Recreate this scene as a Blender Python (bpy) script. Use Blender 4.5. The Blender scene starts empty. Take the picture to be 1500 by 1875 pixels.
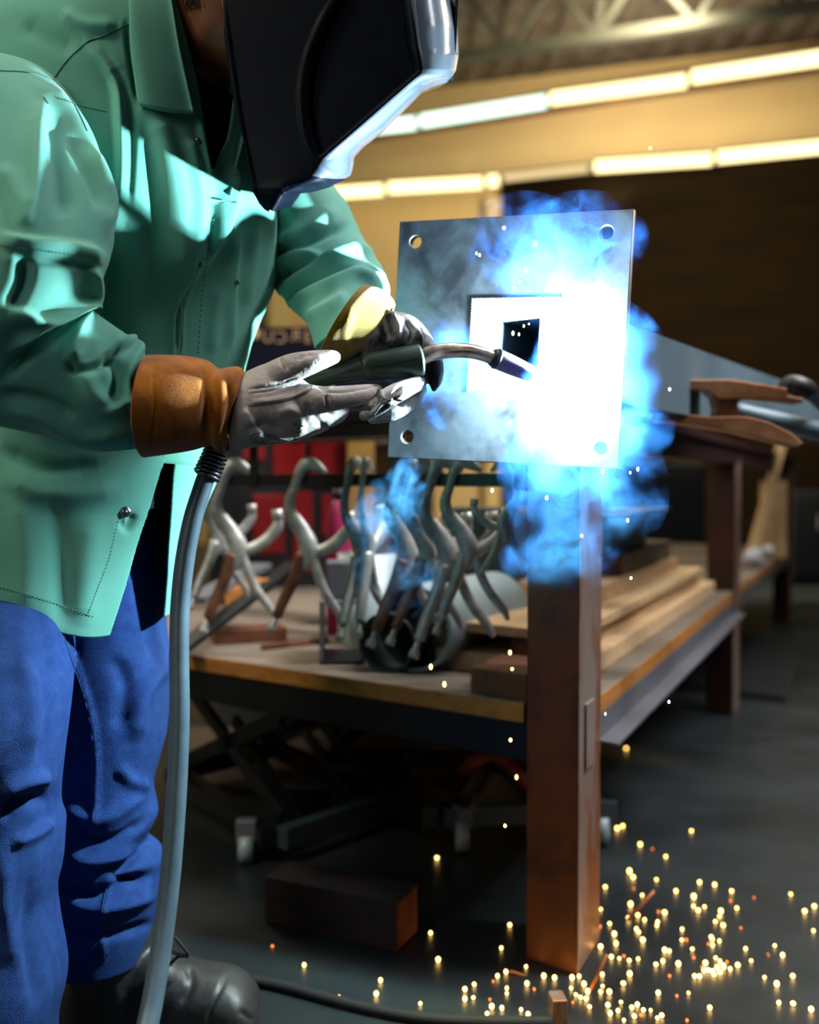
import bpy, bmesh, math, random
import numpy as np
from mathutils import Vector, Matrix
from mathutils.bvhtree import BVHTree

S = bpy.context.scene
COL = S.collection
random.seed(7)

# ------------------------------------------------------------------ camera, world, lights, exposure
F = 1900.0                                   # focal length in pixels of the 1500x1875 frame
CAM = Vector((0.0, 0.0, 0.735))
PITCH = math.atan(57.5 / F)
cd = bpy.data.cameras.new('camera'); cam = bpy.data.objects.new('camera', cd); COL.objects.link(cam)
cam.location = CAM; cam.rotation_euler = (math.pi / 2 - PITCH, 0, 0)
cd.sensor_fit = 'VERTICAL'; cd.sensor_height = 36.0; cd.sensor_width = 28.8
cd.lens = F / 1875.0 * 36.0
cd.clip_start = 0.05; cd.clip_end = 60
cd.dof.use_dof = True; cd.dof.focus_distance = 1.20; cd.dof.aperture_fstop = 2.3; cd.dof.aperture_blades = 7
S.camera = cam

S.view_settings.view_transform = 'Standard'
S.view_settings.look = 'None'
S.view_settings.exposure = 0.0
S.view_settings.gamma = 1.0
S.view_settings.use_curve_mapping = False
S.cycles.use_denoising = True
S.cycles.max_bounces = 6
S.cycles.diffuse_bounces = 3
S.cycles.glossy_bounces = 3
S.cycles.transmission_bounces = 4
S.cycles.transparent_max_bounces = 8
S.cycles.volume_bounces = 0
S.cycles.volume_step_rate = 0.3
S.cycles.volume_max_steps = 256
S.cycles.sample_clamp_indirect = 3.0
S.cycles.caustics_reflective = False
S.cycles.caustics_refractive = False

w = bpy.data.worlds.new('world'); S.world = w; w.use_nodes = True
w.node_tree.nodes['Background'].inputs[0].default_value = (0.55, 0.75, 0.85, 1)
w.node_tree.nodes['Background'].inputs[1].default_value = 0.035

fwd = Vector((0, math.cos(PITCH), -math.sin(PITCH)))
upv = Vector((0, math.sin(PITCH), math.cos(PITCH)))

def P(px, py, Y):
    d = fwd + Vector((1, 0, 0)) * ((px - 750) / F) + upv * (-(py - 937.5) / F)
    return CAM + d * (Y / d.y)
def Pz(px, py, z):
    d = fwd + Vector((1, 0, 0)) * ((px - 750) / F) + upv * (-(py - 937.5) / F)
    return CAM + d * ((z - CAM.z) / d.z)
def proj(V):
    v = np.asarray(V) - np.array(CAM)
    zc = v @ np.array(fwd)
    return np.stack([750 + F * v[:, 0] / zc, 937.5 - F * (v @ np.array(upv)) / zc], 1)

def area(name, loc, target, size, power, col, sy=None, spread=180):
    l = bpy.data.lights.new(name, 'AREA'); l.energy = power; l.color = col
    l.size = size
    l.spread = math.radians(spread)
    if sy: l.shape = 'RECTANGLE'; l.size_y = sy
    o = bpy.data.objects.new(name, l); COL.objects.link(o); o.location = loc
    o.rotation_euler = (Vector(target) - Vector(loc)).to_track_quat('-Z', 'Y').to_euler()
    return o
ARC = P(1032, 688, 1.375)
pl = bpy.data.lights.new('arc_light', 'POINT'); pl.energy = 135; pl.color = (0.60, 0.86, 1.0); pl.shadow_soft_size = 0.008
po = bpy.data.objects.new('arc_light', pl); COL.objects.link(po); po.location = ARC
# rows of ceiling lamps overhead, out of frame: warm fluorescent light, plus added fills
area('shop_lights_overhead', (-1.9, 0.1, 3.2), (-0.3, 1.4, 0.9), 0.4, 56, (1.0, 0.93, 0.70), 2.0)
area('shop_lights_front', (-2.2, -2.0, 2.9), (0.0, 1.8, 0.7), 0.7, 26, (0.95, 0.97, 1.0), 3.0)
area('fill_bench_right', (1.9, 1.6, 3.4), (0.4, 2.3, 0.4), 0.6, 44, (0.97, 0.97, 1.0), 2.0, 75)  # added fill with no lamp behind it, brightens bench and boards
area('fill_under_bench', (-2.4, 5.0, 3.2), (-0.3, 2.4, 0.0), 0.6, 75, (1.0, 0.86, 0.66), 2.5)  # added fill, no fixture: lifts the floor beneath the bench
area('shop_lights_behind', (1.6, 3.4, 3.6), (0.7, 3.0, 0), 0.6, 75, (1.0, 0.92, 0.76), 3.5)
area('shop_lights_far', (2.0, 7.6, 3.5), (1.6, 10.8, 2.0), 0.6, 330, (1.0, 0.84, 0.58), 5.0)
area('fill_ceiling', (2.0, 8.6, 3.9), (2.0, 8.8, 5.0), 0.4, 40, (1.0, 0.88, 0.7), 6.0)  # added upward fill without fixtures, brightens the roof deck

# ------------------------------------------------------------------ materials
def srgb(r, g, b):
    f = lambda c: (c / 255 / 12.92) if c / 255 <= 0.04045 else ((c / 255 + 0.055) / 1.055) ** 2.4
    return (f(r), f(g), f(b), 1)
def mat(name, col, rough=0.6, metal=0.0, col2=None, scale=8.0, bump=0.0, bscale=60.0, detail=6.0, mix=(0.35, 0.65), spec=0.5,
        rough2=None, coat=0.0, sheen=0.0, stretch=None, dist=0.0):
    m = bpy.data.materials.new(name); m.use_nodes = True
    nt = m.node_tree; b = nt.nodes['Principled BSDF']
    b.inputs['Roughness'].default_value = rough; b.inputs['Metallic'].default_value = metal
    b.inputs['Base Color'].default_value = col
    b.inputs['Specular IOR Level'].default_value = spec
    if coat: b.inputs['Coat Weight'].default_value = coat; b.inputs['Coat Roughness'].default_value = 0.15
    if sheen: b.inputs['Sheen Weight'].default_value = sheen
    tc = nt.nodes.new('ShaderNodeTexCoord'); vec = tc.outputs['Object']
    if stretch:
        mp = nt.nodes.new('ShaderNodeMapping'); mp.inputs['Scale'].default_value = stretch
        nt.links.new(vec, mp.inputs['Vector']); vec = mp.outputs['Vector']
    if col2 is not None or rough2 is not None:
        n = nt.nodes.new('ShaderNodeTexNoise'); n.inputs['Scale'].default_value = scale; n.inputs['Detail'].default_value = detail
        n.inputs['Roughness'].default_value = 0.62; n.inputs['Distortion'].default_value = dist
        nt.links.new(vec, n.inputs['Vector'])
        r = nt.nodes.new('ShaderNodeMapRange'); r.inputs['From Min'].default_value = mix[0]; r.inputs['From Max'].default_value = mix[1]
        nt.links.new(n.outputs['Fac'], r.inputs['Value'])
        if col2 is not None:
            mx = nt.nodes.new('ShaderNodeMix'); mx.data_type = 'RGBA'
            mx.inputs['A'].default_value = col; mx.inputs['B'].default_value = col2
            nt.links.new(r.outputs['Result'], mx.inputs['Factor']); nt.links.new(mx.outputs['Result'], b.inputs['Base Color'])
        if rough2 is not None:
            r2 = nt.nodes.new('ShaderNodeMapRange'); r2.inputs['To Min'].default_value = rough; r2.inputs['To Max'].default_value = rough2
            nt.links.new(r.outputs['Result'], r2.inputs['Value']); nt.links.new(r2.outputs['Result'], b.inputs['Roughness'])
    if bump:
        n2 = nt.nodes.new('ShaderNodeTexNoise'); n2.inputs['Scale'].default_value = bscale; n2.inputs['Detail'].default_value = 5
        nt.links.new(vec, n2.inputs['Vector'])
        bp = nt.nodes.new('ShaderNodeBump'); bp.inputs['Strength'].default_value = bump; bp.inputs['Distance'].default_value = 0.004
        nt.links.new(n2.outputs['Fac'], bp.inputs['Height']); nt.links.new(bp.outputs['Normal'], b.inputs['Normal'])
    return m
def emit(name, col, s):
    m = bpy.data.materials.new(name); m.use_nodes = True; nt = m.node_tree
    nt.nodes.clear(); e = nt.nodes.new('ShaderNodeEmission'); o = nt.nodes.new('ShaderNodeOutputMaterial')
    e.inputs[0].default_value = col; e.inputs[1].default_value = s; nt.links.new(e.outputs[0], o.inputs[0]); return m

M = {}
M['jacket'] = mat('green_cotton', srgb(94, 160, 142), 0.8, col2=srgb(104, 170, 150), scale=9, bump=0.10, bscale=700, spec=0.2, sheen=0.15)
M['jacket_in'] = M['jacket']
M['shirt'] = mat('black_undershirt', srgb(14, 16, 22), 0.9)
M['skin'] = mat('brown_skin', srgb(122, 70, 40), 0.5, col2=srgb(100, 54, 32), scale=14, bump=0.1, bscale=200)
M['hair'] = mat('black_hair', srgb(18, 13, 10), 0.6, bump=0.8, bscale=300, stretch=(1, 1, 0.2))
M['suede'] = mat('orange_suede', srgb(176, 104, 12), 0.95, col2=srgb(132, 68, 8), scale=34, bump=0.35, bscale=800, spec=0.1, sheen=0.3)
M['suede_yellow'] = mat('yellow_suede', srgb(134, 104, 8), 0.95, col2=srgb(92, 76, 8), scale=30, bump=0.25, bscale=600, spec=0.1, sheen=0.3)
M['leather'] = mat('grey_goat_leather', srgb(190, 178, 172), 0.6, col2=srgb(150, 140, 138), scale=22, bump=0.3, bscale=160, spec=0.3, mix=(0.3, 0.75))
M['leather_dirty'] = mat('sooty_grey_leather', srgb(176, 178, 182), 0.45, col2=srgb(52, 46, 44), scale=34, bump=0.5, bscale=120, spec=0.4, mix=(0.42, 0.62))
M['leather_black'] = mat('dark_glove_leather', srgb(46, 36, 32), 0.35, col2=srgb(24, 20, 20), scale=40, bump=0.4, bscale=120)
M['thread'] = mat('grey_thread', srgb(96, 88, 78), 0.8)
M['ink'] = mat('black_ink', srgb(16, 16, 22), 0.6)
M['helmet'] = mat('black_nylon_shell', srgb(5, 9, 20), 0.45, bump=0.03, bscale=300, col2=srgb(7, 12, 24), scale=40, rough2=0.6, spec=0.07)
M['helmet_clear'] = mat('hazy_grey_plastic', srgb(86, 96, 112), 0.22, bump=0.15, bscale=40, coat=0.5)
M['denim'] = mat('blue_denim', srgb(26, 50, 102), 0.85, col2=srgb(42, 72, 128), scale=60, bump=0.5, bscale=700, spec=0.15, mix=(0.3, 0.8))
M['denim_dark'] = mat('dark_denim_stitching', srgb(24, 52, 112), 0.85)
M['boot'] = mat('scuffed_black_leather', srgb(28, 28, 28), 0.5, col2=srgb(48, 46, 45), scale=16, bump=0.4, bscale=60)
M['sole'] = mat('black_rubber_sole', srgb(12, 12, 12), 0.7)
M['lace'] = mat('black_lace', srgb(20, 18, 16), 0.8)
M['brassy'] = mat('steel_eyelet', srgb(150, 150, 150), 0.3, 1.0)
M['snap'] = mat('nickel_snap', srgb(130, 130, 130), 0.3, 1.0)
M['rubber'] = mat('grey_rubber_cable', srgb(74, 92, 104), 0.42, bump=0.1, bscale=90, col2=srgb(62, 78, 90), scale=20)
M['grip'] = mat('green_black_grip', srgb(44, 60, 52), 0.36, bump=0.05, bscale=200)
M['chrome'] = mat('nickel_tube', srgb(205, 196, 190), 0.26, 0.7, col2=srgb(140, 120, 108), scale=30, bump=0.3, bscale=50)
M['nozzle'] = mat('heated_copper', srgb(140, 100, 110), 0.45, 0.4, col2=srgb(84, 74, 116), scale=30)
M['spring'] = mat('spring_steel', srgb(120, 120, 128), 0.28, 1.0)
M['plate'] = mat('mill_scale_steel', srgb(27, 28, 34), 0.5, 0.25, col2=srgb(70, 77, 84), scale=13, bump=0.1, bscale=60, rough2=0.6, detail=12, mix=(0.38, 0.62), dist=0.4)
M['plate_edge'] = mat('cut_steel', srgb(150, 135, 120), 0.5, 0.6)
M['tube_steel'] = mat('blue_grey_steel_tube', srgb(104, 124, 134), 0.5, 0.1, col2=srgb(84, 104, 114), scale=5)
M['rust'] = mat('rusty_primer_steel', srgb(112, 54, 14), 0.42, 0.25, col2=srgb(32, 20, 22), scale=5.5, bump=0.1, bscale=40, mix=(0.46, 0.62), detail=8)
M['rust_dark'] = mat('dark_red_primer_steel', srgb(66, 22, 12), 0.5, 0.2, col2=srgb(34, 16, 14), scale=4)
M['lit_bare_edge'] = mat('lit_bare_steel', srgb(168, 150, 140), 0.42, 0.5, col2=srgb(150, 84, 44), scale=11, stretch=(1, 1, 0.35), mix=(0.42, 0.62))  # pale tone carries the light on the bench legs' right faces
M['dark_steel'] = mat('dark_steel', srgb(26, 30, 34), 0.45, 0.5)
M['dark_top'] = mat('dark_bench_steel', srgb(70, 30, 30), 0.5, 0.3, col2=srgb(40, 26, 30), scale=5)
M['angle_steel'] = mat('grey_angle_steel', srgb(110, 112, 118), 0.5, 0.4)
def wood(name, a, b, sc=6, st=(1, 8, 8)):
    return mat(name, a, 0.7, col2=b, scale=sc, stretch=st, bump=0.15, bscale=30, dist=0.6, mix=(0.3, 0.7))
M['wood'] = wood('pine_board', srgb(232, 200, 156), srgb(200, 160, 112))
M['wood_orange'] = wood('orange_pine_edge', srgb(190, 124, 52), srgb(150, 92, 34))
M['wood_grey'] = wood('weathered_shelf_board', srgb(132, 118, 104), srgb(100, 88, 76))
M['wood_brown'] = wood('brown_timber', srgb(120, 66, 34), srgb(70, 38, 20))
M['wood_black'] = mat('charred_timber', srgb(42, 22, 18), 0.75, col2=srgb(14, 12, 14), scale=9, bump=0.5, bscale=30, stretch=(1, 3, 6))
M['wood_end'] = mat('timber_end_grain', srgb(178, 92, 40), 0.7, col2=srgb(130, 66, 34), scale=20, bump=0.3, bscale=90)
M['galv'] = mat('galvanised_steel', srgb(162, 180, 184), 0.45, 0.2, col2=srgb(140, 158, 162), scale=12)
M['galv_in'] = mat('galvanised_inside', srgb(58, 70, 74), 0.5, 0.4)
M['plier'] = mat('worn_nickel_pliers', srgb(206, 206, 200), 0.4, 0.45, col2=srgb(120, 120, 120), scale=16, bump=0.2, bscale=60, mix=(0.4, 0.65))
M['plier_rust'] = mat('rusty_plier_handle', srgb(150, 100, 74), 0.5, 0.5, col2=srgb(96, 60, 44), scale=20)
M['red'] = mat('red_enamel', srgb(150, 14, 20), 0.4, col2=srgb(120, 8, 16), scale=4)
M['yellow'] = mat('yellow_timber', srgb(190, 150, 60), 0.7, col2=srgb(150, 110, 60), scale=8)
M['magenta'] = mat('magenta_plastic', srgb(150, 20, 80), 0.5)
M['white'] = mat('white_cloth', srgb(190, 190, 195), 0.8)
M['black'] = mat('black_paint', srgb(13, 14, 20), 0.5)
M['lift'] = mat('black_lift_steel', srgb(20, 24, 28), 0.4, 0.3)
M['lift_rail'] = mat('slate_lift_rail', srgb(58, 72, 84), 0.45, 0.3)
M['hose'] = mat('orange_hose', srgb(150, 52, 24), 0.5)
M['tan'] = mat('board_and_lit_floor_tan', srgb(118, 104, 88), 0.8)
M['gold_rust'] = mat('heat_tinted_steel', srgb(216, 160, 120), 0.32, 0.5, col2=srgb(158, 98, 62), scale=14, bump=0.2, bscale=40)
M['mat_rubber'] = mat('ribbed_rubber', srgb(26, 32, 34), 0.6)
M['letters'] = mat('tan_letter_paint', srgb(176, 138, 104), 0.6)
M['pale_letters'] = mat('pale_letter_paint', srgb(225, 180, 120), 0.6)
M['wire'] = mat('hot_wire', srgb(200, 120, 70), 0.5, 0.4)

# floor: dark sealed concrete
mf = mat('sealed_concrete', srgb(27, 33, 35), 0.3, col2=srgb(42, 49, 51), scale=2.2, bump=0.12, bscale=14, rough2=0.5, detail=12, mix=(0.35, 0.7)); M['floor'] = mf
M['wall'] = mat('cream_wall_paint', srgb(202, 176, 124), 0.8, col2=srgb(194, 168, 118), scale=1.5)
M['wall_trim'] = mat('cream_pilaster', srgb(186, 166, 110), 0.8)
M['ceil'] = mat('grey_brown_deck', srgb(116, 106, 92), 0.85, col2=srgb(82, 72, 60), scale=5, detail=4, mix=(0.35, 0.65))
M['truss'] = mat('green_grey_joist', srgb(64, 66, 54), 0.6)
M['beam_shadow_brown'] = mat('brown_beam_and_shadow', srgb(120, 66, 16), 0.8, col2=srgb(44, 28, 12), scale=3)
M['curtain'] = mat('dark_brown_screen', srgb(26, 17, 5), 0.9, spec=0.05, col2=srgb(17, 12, 5), scale=3, stretch=(0.3, 1, 3))
M['lamp_warm'] = emit('warm_tube', (1.0, 0.80, 0.38, 1), 3.2)
M['lamp_cool'] = emit('cool_tube', (0.72, 1.0, 0.80, 1), 2.6)
M['lamp_dim'] = emit('dim_tube', (1.0, 0.75, 0.36, 1), 1.1)
M['spark'] = emit('hot_spark', (1.0, 0.60, 0.15, 1), 9)
M['spark_hot'] = emit('white_hot_spark', (1.0, 0.85, 0.55, 1), 26)
M['ember'] = emit('orange_ember', (1.0, 0.25, 0.05, 1), 2.2)
M['arc'] = emit('welding_arc', (0.75, 0.9, 1.0, 1), 120)
M['weld_hot'] = emit('hot_weld', (0.8, 0.93, 1.0, 1), 4)

# ------------------------------------------------------------------ builders
def root_of(o):
    while o.parent: o = o.parent
    return o
def link(name, me, m=None, parent=None, smooth=False):
    o = bpy.data.objects.new(name, me); COL.objects.link(o)
    if m is not None:
        for x in (m if isinstance(m, (list, tuple)) else [m]): me.materials.append(M[x] if isinstance(x, str) else x)
    if parent is not None:
        off = root_of(parent).location
        me.transform(Matrix.Translation(-off)); o.parent = parent
    if smooth:
        me.polygons.foreach_set('use_smooth', [True] * len(me.polygons))
    return o
def from_bm(name, bm, m=None, parent=None, smooth=False):
    bmesh.ops.recalc_face_normals(bm, faces=bm.faces[:])
    me = bpy.data.meshes.new(name); bm.to_mesh(me); bm.free()
    return link(name, me, m, parent, smooth)
def thing(name, loc, label, cat, group=None):
    o = bpy.data.objects.new(name, None); COL.objects.link(o); o.location = loc; o.empty_display_size = 0.05
    return tag(o, label, cat, group)
def tag(o, label=None, cat=None, group=None, kind=None):
    if label: o['label'] = label
    if cat: o['category'] = cat
    if group: o['group'] = group
    if kind: o['kind'] = kind
    return o
def grid(V, cu=False, cv=False, caps=False):
    """V[n,m,3] -> mesh data; cu closes the first axis, cv the second"""
    n, m = V.shape[:2]
    idx = np.arange(n * m).reshape(n, m)
    a = idx if cu else idx[:-1]; b = np.roll(idx, -1, 0) if cu else idx[1:]
    if not cu: a, b = idx[:-1], idx[1:]
    def cols(q): return (q, np.roll(q, -1, 1)) if cv else (q[:, :-1], q[:, 1:])
    a0, a1 = cols(a); b0, b1 = cols(b)
    fs = np.stack([a0, a1, b1, b0], -1).reshape(-1, 4).tolist()
    if caps and cv:
        fs.append(idx[0][::-1].tolist()); fs.append(idx[-1].tolist())
    return V.reshape(-1, 3), fs
def mesh(name, V, fs):
    me = bpy.data.meshes.new(name); me.from_pydata(np.asarray(V).tolist(), [], fs); me.update(); return me
def catmull(R, n):
    R = np.asarray(R, float); k = len(R)
    out = []
    t = np.linspace(0, k - 1, n)
    for x in t:
        i = min(int(x), k - 2); u = x - i
        p1, p2 = R[i], R[i + 1]; p0 = R[i - 1] if i > 0 else 2 * p1 - p2; p3 = R[i + 2] if i + 2 < k else 2 * p2 - p1
        out.append(0.5 * ((2 * p1) + (-p0 + p2) * u + (2 * p0 - 5 * p1 + 4 * p2 - p3) * u * u + (-p0 + 3 * p1 - 3 * p2 + p3) * u ** 3))
    return np.array(out)
def loft(rows, n=60, m=48, e=1.0, round_ends=(0, 0)):
    """rows of (ax,ay,bx,by,Y,thickness[,dY]): outline points left/right at depth Y, half thickness t. Returns V, centres"""
    R = [list(r) + [0.0] * (7 - len(r)) for r in rows]
    R = catmull(R, n)
    if round_ends[0] or round_ends[1]:
        pass
    th = np.linspace(0, 2 * math.pi, m, endpoint=False)
    c = np.cos(th); s = np.sin(th)
    if e != 1.0: c = np.sign(c) * abs(c) ** e; s = np.sign(s) * abs(s) ** e
    V = np.zeros((n, m, 3)); C = np.zeros((n, m, 3))
    for i, r in enumerate(R):
        A = np.array(P(r[0], r[1], r[4] + r[6])); B = np.array(P(r[2], r[3], r[4] - r[6]))
        ce = (A + B) / 2; ma = (A - B) / 2
        mi = np.array((0, -1.0, 0)); u = ma / (np.linalg.norm(ma) + 1e-9); mi = mi - u * (mi @ u); mi /= np.linalg.norm(mi)
        V[i] = ce + np.outer(c, ma) + np.outer(s, mi * r[5]); C[i] = ce
    return V, C
def grid_normals(V, C, cv=True):
    du = np.gradient(V, axis=0)
    if cv: dv = (np.roll(V, -1, 1) - np.roll(V, 1, 1)) / 2
    else: dv = np.gradient(V, axis=1)
    N = np.cross(du, dv); N /= (np.linalg.norm(N, axis=2, keepdims=True) + 1e-12)
    s = np.sign((N * (V - C)).sum(2, keepdims=True)); s[s == 0] = 1
    # one global sign keeps the field smooth
    return N * np.sign(s.sum())
def strokes(V, N, ST, both=False):
    """push folds into a surface: ST = [(points px, w_left, w_right, amp_mm)]"""
    sh = V.shape; v = V.reshape(-1, 3); nn = N.reshape(-1, 3)
    p = proj(v)
    view = np.array(CAM) - v; view /= np.linalg.norm(view, axis=1, keepdims=True)
    facing = np.clip(((nn * view).sum(1) + 0.1) * 3, 0, 1)
    D = np.zeros(len(v))
    for pts, w1, w2, amp in ST:
        q = catmull(pts, max(8, 5 * len(pts))) if len(pts) > 2 else np.array(pts, float)
        lo = q.min(0) - 3 * max(w1, w2); hi = q.max(0) + 3 * max(w1, w2)
        sel = np.where((p[:, 0] > lo[0]) & (p[:, 0] < hi[0]) & (p[:, 1] > lo[1]) & (p[:, 1] < hi[1]))[0]
        if len(sel) == 0: continue
        pp = p[sel]; best = np.full(len(sel), 1e9); sg = np.zeros(len(sel)); tt = np.zeros(len(sel))
        L = np.concatenate([[0], np.cumsum(np.linalg.norm(np.diff(q, axis=0), axis=1))])
        for k in range(len(q) - 1):
            a, b = q[k], q[k + 1]; ab = b - a; l2 = ab @ ab + 1e-9
            t = np.clip(((pp - a) @ ab) / l2, 0, 1)
            dv = pp - (a + t[:, None] * ab); d = np.hypot(dv[:, 0], dv[:, 1])
            u = d < best; best[u] = d[u]
            cr = ab[0] * dv[:, 1] - ab[1] * dv[:, 0]; sg[u] = np.sign(cr[u]); tt[u] = ((L[k] + t * math.sqrt(l2)) / L[-1])[u]
        wd = np.where(sg > 0, w2, w1)          # sg>0: right-hand side of travel as seen in the picture
        tap = np.clip(np.minimum(tt, 1 - tt) * 5 + 0.15, 0, 1)
        D[sel] += 1.5 * amp * 0.001 * np.exp(-(best / wd) ** 2) * tap
    return (v + nn * (D * facing)[:, None]).reshape(sh)
def noise3(V, scale, seed=0):
    """smooth cheap noise of positions, for cloth unevenness"""
    r = np.random.RandomState(seed); v = V.reshape(-1, 3); o = np.zeros(len(v))
    for k in range(7):
        d = r.normal(size=3); d /= np.linalg.norm(d); o += np.sin(v @ d * scale * (0.6 + 0.9 * r.rand()) + r.rand() * 6.28 + 1.3 * np.sin(v @ r.normal(size=3) * scale * 0.4))
    return (o / 7).reshape(V.shape[:2])
def frames(pts):
    pts = [Vector(p) for p in pts]; T = []
    for i in range(len(pts)):
        a = pts[max(0, i - 1)]; b = pts[min(len(pts) - 1, i + 1)]; T.append((b - a).normalized())
    ref = Vector((0, 0, 1)) if abs(T[0].z) < 0.9 else Vector((1, 0, 0))
    n = (ref - T[0] * ref.dot(T[0])).normalized(); out = []
    for t in T:
        n = (n - t * n.dot(t)).normalized(); out.append((t, n, t.cross(n)))
    return pts, out
def tube_bm(bm, pts, rad, seg=12, flat=1.0, cap=True):
    pts, fr = frames(pts)
    if not hasattr(rad, '__len__'): rad = [rad] * len(pts)
    rings = []
    for p, (t, n, b), r in zip(pts, fr, rad):
        rings.append([bm.verts.new(p + n * math.cos(a) * r + b * math.sin(a) * r * flat) for a in [2 * math.pi * k / seg for k in range(seg)]])
    for i in range(len(rings) - 1):
        for k in range(seg):
            bm.faces.new((rings[i][k], rings[i][(k + 1) % seg], rings[i + 1][(k + 1) % seg], rings[i + 1][k]))
    if cap: bm.faces.new(rings[0][::-1]); bm.faces.new(rings[-1])
    return bm
def tube(name, pts, rad, m, parent=None, seg=16, flat=1.0, n=None):
    if n:
        if not hasattr(rad, '__len__'): rad = [rad] * len(pts)
        R = catmull([list(p) + [r] for p, r in zip(pts, rad)], n); pts = [r[:3] for r in R]; rad = [r[3] for r in R]
    bm = bmesh.new(); tube_bm(bm, pts, rad, seg, flat)
    return from_bm(name, bm, m, parent, True)
def box_bm(bm, o, X, Y, Z, lx, ly, lz, bev=0.0):
    """corner box: origin corner o, unit axes, lengths"""
    o = Vector(o); X = Vector(X) * lx; Y = Vector(Y) * ly; Z = Vector(Z) * lz
    vs = [bm.verts.new(o + X * i + Y * j + Z * k) for i in (0, 1) for j in (0, 1) for k in (0, 1)]
    fs = [(0, 1, 3, 2), (4, 6, 7, 5), (0, 4, 5, 1), (2, 3, 7, 6), (0, 2, 6, 4), (1, 5, 7, 3)]
    ff = [bm.faces.new([vs[i] for i in f]) for f in fs]
    bmesh.ops.recalc_face_normals(bm, faces=ff)
    if bev > 0:
        es = list({e for f in ff for e in f.edges})
        bmesh.ops.bevel(bm, geom=es, offset=bev, segments=2, affect='EDGES', profile=0.5)
    return bm
def box(name, o, X, Y, Z, lx, ly, lz, m, parent=None, bev=0.0):
    bm = bmesh.new(); box_bm(bm, o, X, Y, Z, lx, ly, lz, bev); return from_bm(name, bm, m, parent)
def bar(name, a, b, wdt, hgt, m, parent=None, up=(0, 0, 1), bev=0.0):
    a = Vector(a); b = Vector(b); X = (b - a).normalized(); Z = (Vector(up) - X * Vector(up).dot(X)).normalized(); Y = Z.cross(X)
    return box(name, a - Y * wdt / 2 - Z * hgt / 2, X, Y, Z, (b - a).length, wdt, hgt, m, parent, bev)
def prism_bm(bm, poly, o, X, Y, th, bev=0.0):
    o = Vector(o); X = Vector(X); Y = Vector(Y); N = X.cross(Y).normalized() * th
    a = [bm.verts.new(o + X * p[0] + Y * p[1] - N / 2) for p in poly]; b = [bm.verts.new(o + X * p[0] + Y * p[1] + N / 2) for p in poly]
    ff = [bm.faces.new(a[::-1]), bm.faces.new(b)]
    k = len(poly)
    for i in range(k): ff.append(bm.faces.new((a[i], a[(i + 1) % k], b[(i + 1) % k], b[i])))
    bmesh.ops.recalc_face_normals(bm, faces=ff)
    if bev > 0:
        es = list(ff[0].edges) + list(ff[1].edges)
        bmesh.ops.bevel(bm, geom=es, offset=bev, segments=2, affect='EDGES', profile=0.5)
    return bm
def evaluate(o):
    dg = bpy.context.evaluated_depsgraph_get(); dg.update()
    return bpy.data.meshes.new_from_object(o.evaluated_get(dg))
def fuse(name, bms, voxel, smooth, m, parent, ST=None, iters=1.0):
    """fuse overlapping closed pieces into one continuous skin"""
    me = bpy.data.meshes.new('tmp'); bms.to_mesh(me); bms.free()
    o = bpy.data.objects.new('tmp', me); COL.objects.link(o)
    r = o.modifiers.new('r', 'REMESH'); r.mode = 'VOXEL'; r.voxel_size = voxel
    s = o.modifiers.new('s', 'SMOOTH'); s.factor = 0.6; s.iterations = smooth
    me2 = evaluate(o); bpy.data.objects.remove(o)
    n = len(me2.vertices); co = np.zeros(n * 3); me2.vertices.foreach_get('co', co); no = np.zeros(n * 3); me2.vertices.foreach_get('normal', no)
    if ST:
        v = strokes(co.reshape(1, -1, 3), no.reshape(1, -1, 3), ST).reshape(-1)
        me2.vertices.foreach_set('co', v); me2.update()
    return link(name, me2, m, parent, True)
def sph(bm, c, r, sc=(1, 1, 1), sub=3):
    bmesh.ops.create_icosphere(bm, subdivisions=sub, radius=1, matrix=Matrix.Translation(Vector(c)) @ Matrix.Diagonal((r * sc[0], r * sc[1], r * sc[2], 1)))
def capsule(bm, pts, rad, seg=14, flat=1.0):
    """rounded-end tapered limb"""
    pts = [Vector(p) for p in pts]
    if len(pts) == 2: pts = [pts[0], (pts[0] + pts[1]) / 2, pts[1]]; rad = [rad[0], (rad[0] + rad[1]) / 2, rad[1]]
    R = catmull([list(p) + [r] for p, r in zip(pts, rad)], 5 * len(pts))
    tube_bm(bm, [r[:3] for r in R], [r[3] for r in R], seg, flat)
    for i in (0, -1): sph(bm, pts[i], rad[i] * 0.99, sub=2)
def add_grid(bm, V, caps=True):
    v, fs = grid(V, cv=True, caps=caps); vs = [bm.verts.new(x) for x in v]
    for f in fs:
        try: bm.faces.new([vs[i] for i in f])
        except ValueError: pass
def bvh_of(objs):
    out = []
    for o in objs:
        me = o.data; off = root_of(o).location if o.parent else Vector((0, 0, 0))
        out.append(BVHTree.FromPolygons([v.co + off for v in me.vertices], [tuple(p.vertices) for p in me.polygons]))
    return out
def hit(px, py, bv, lift=0.0004):
    d = (P(px, py, 1.0) - CAM).normalized(); best = None
    for b in bv:
        h = b.ray_cast(CAM, d)
        if h[0] is not None and (best is None or h[3] < best[3]): best = h
    if best is None: return None
    n = best[1] if best[1].dot(d) < 0 else -best[1]
    return best[0] + n * lift
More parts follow.
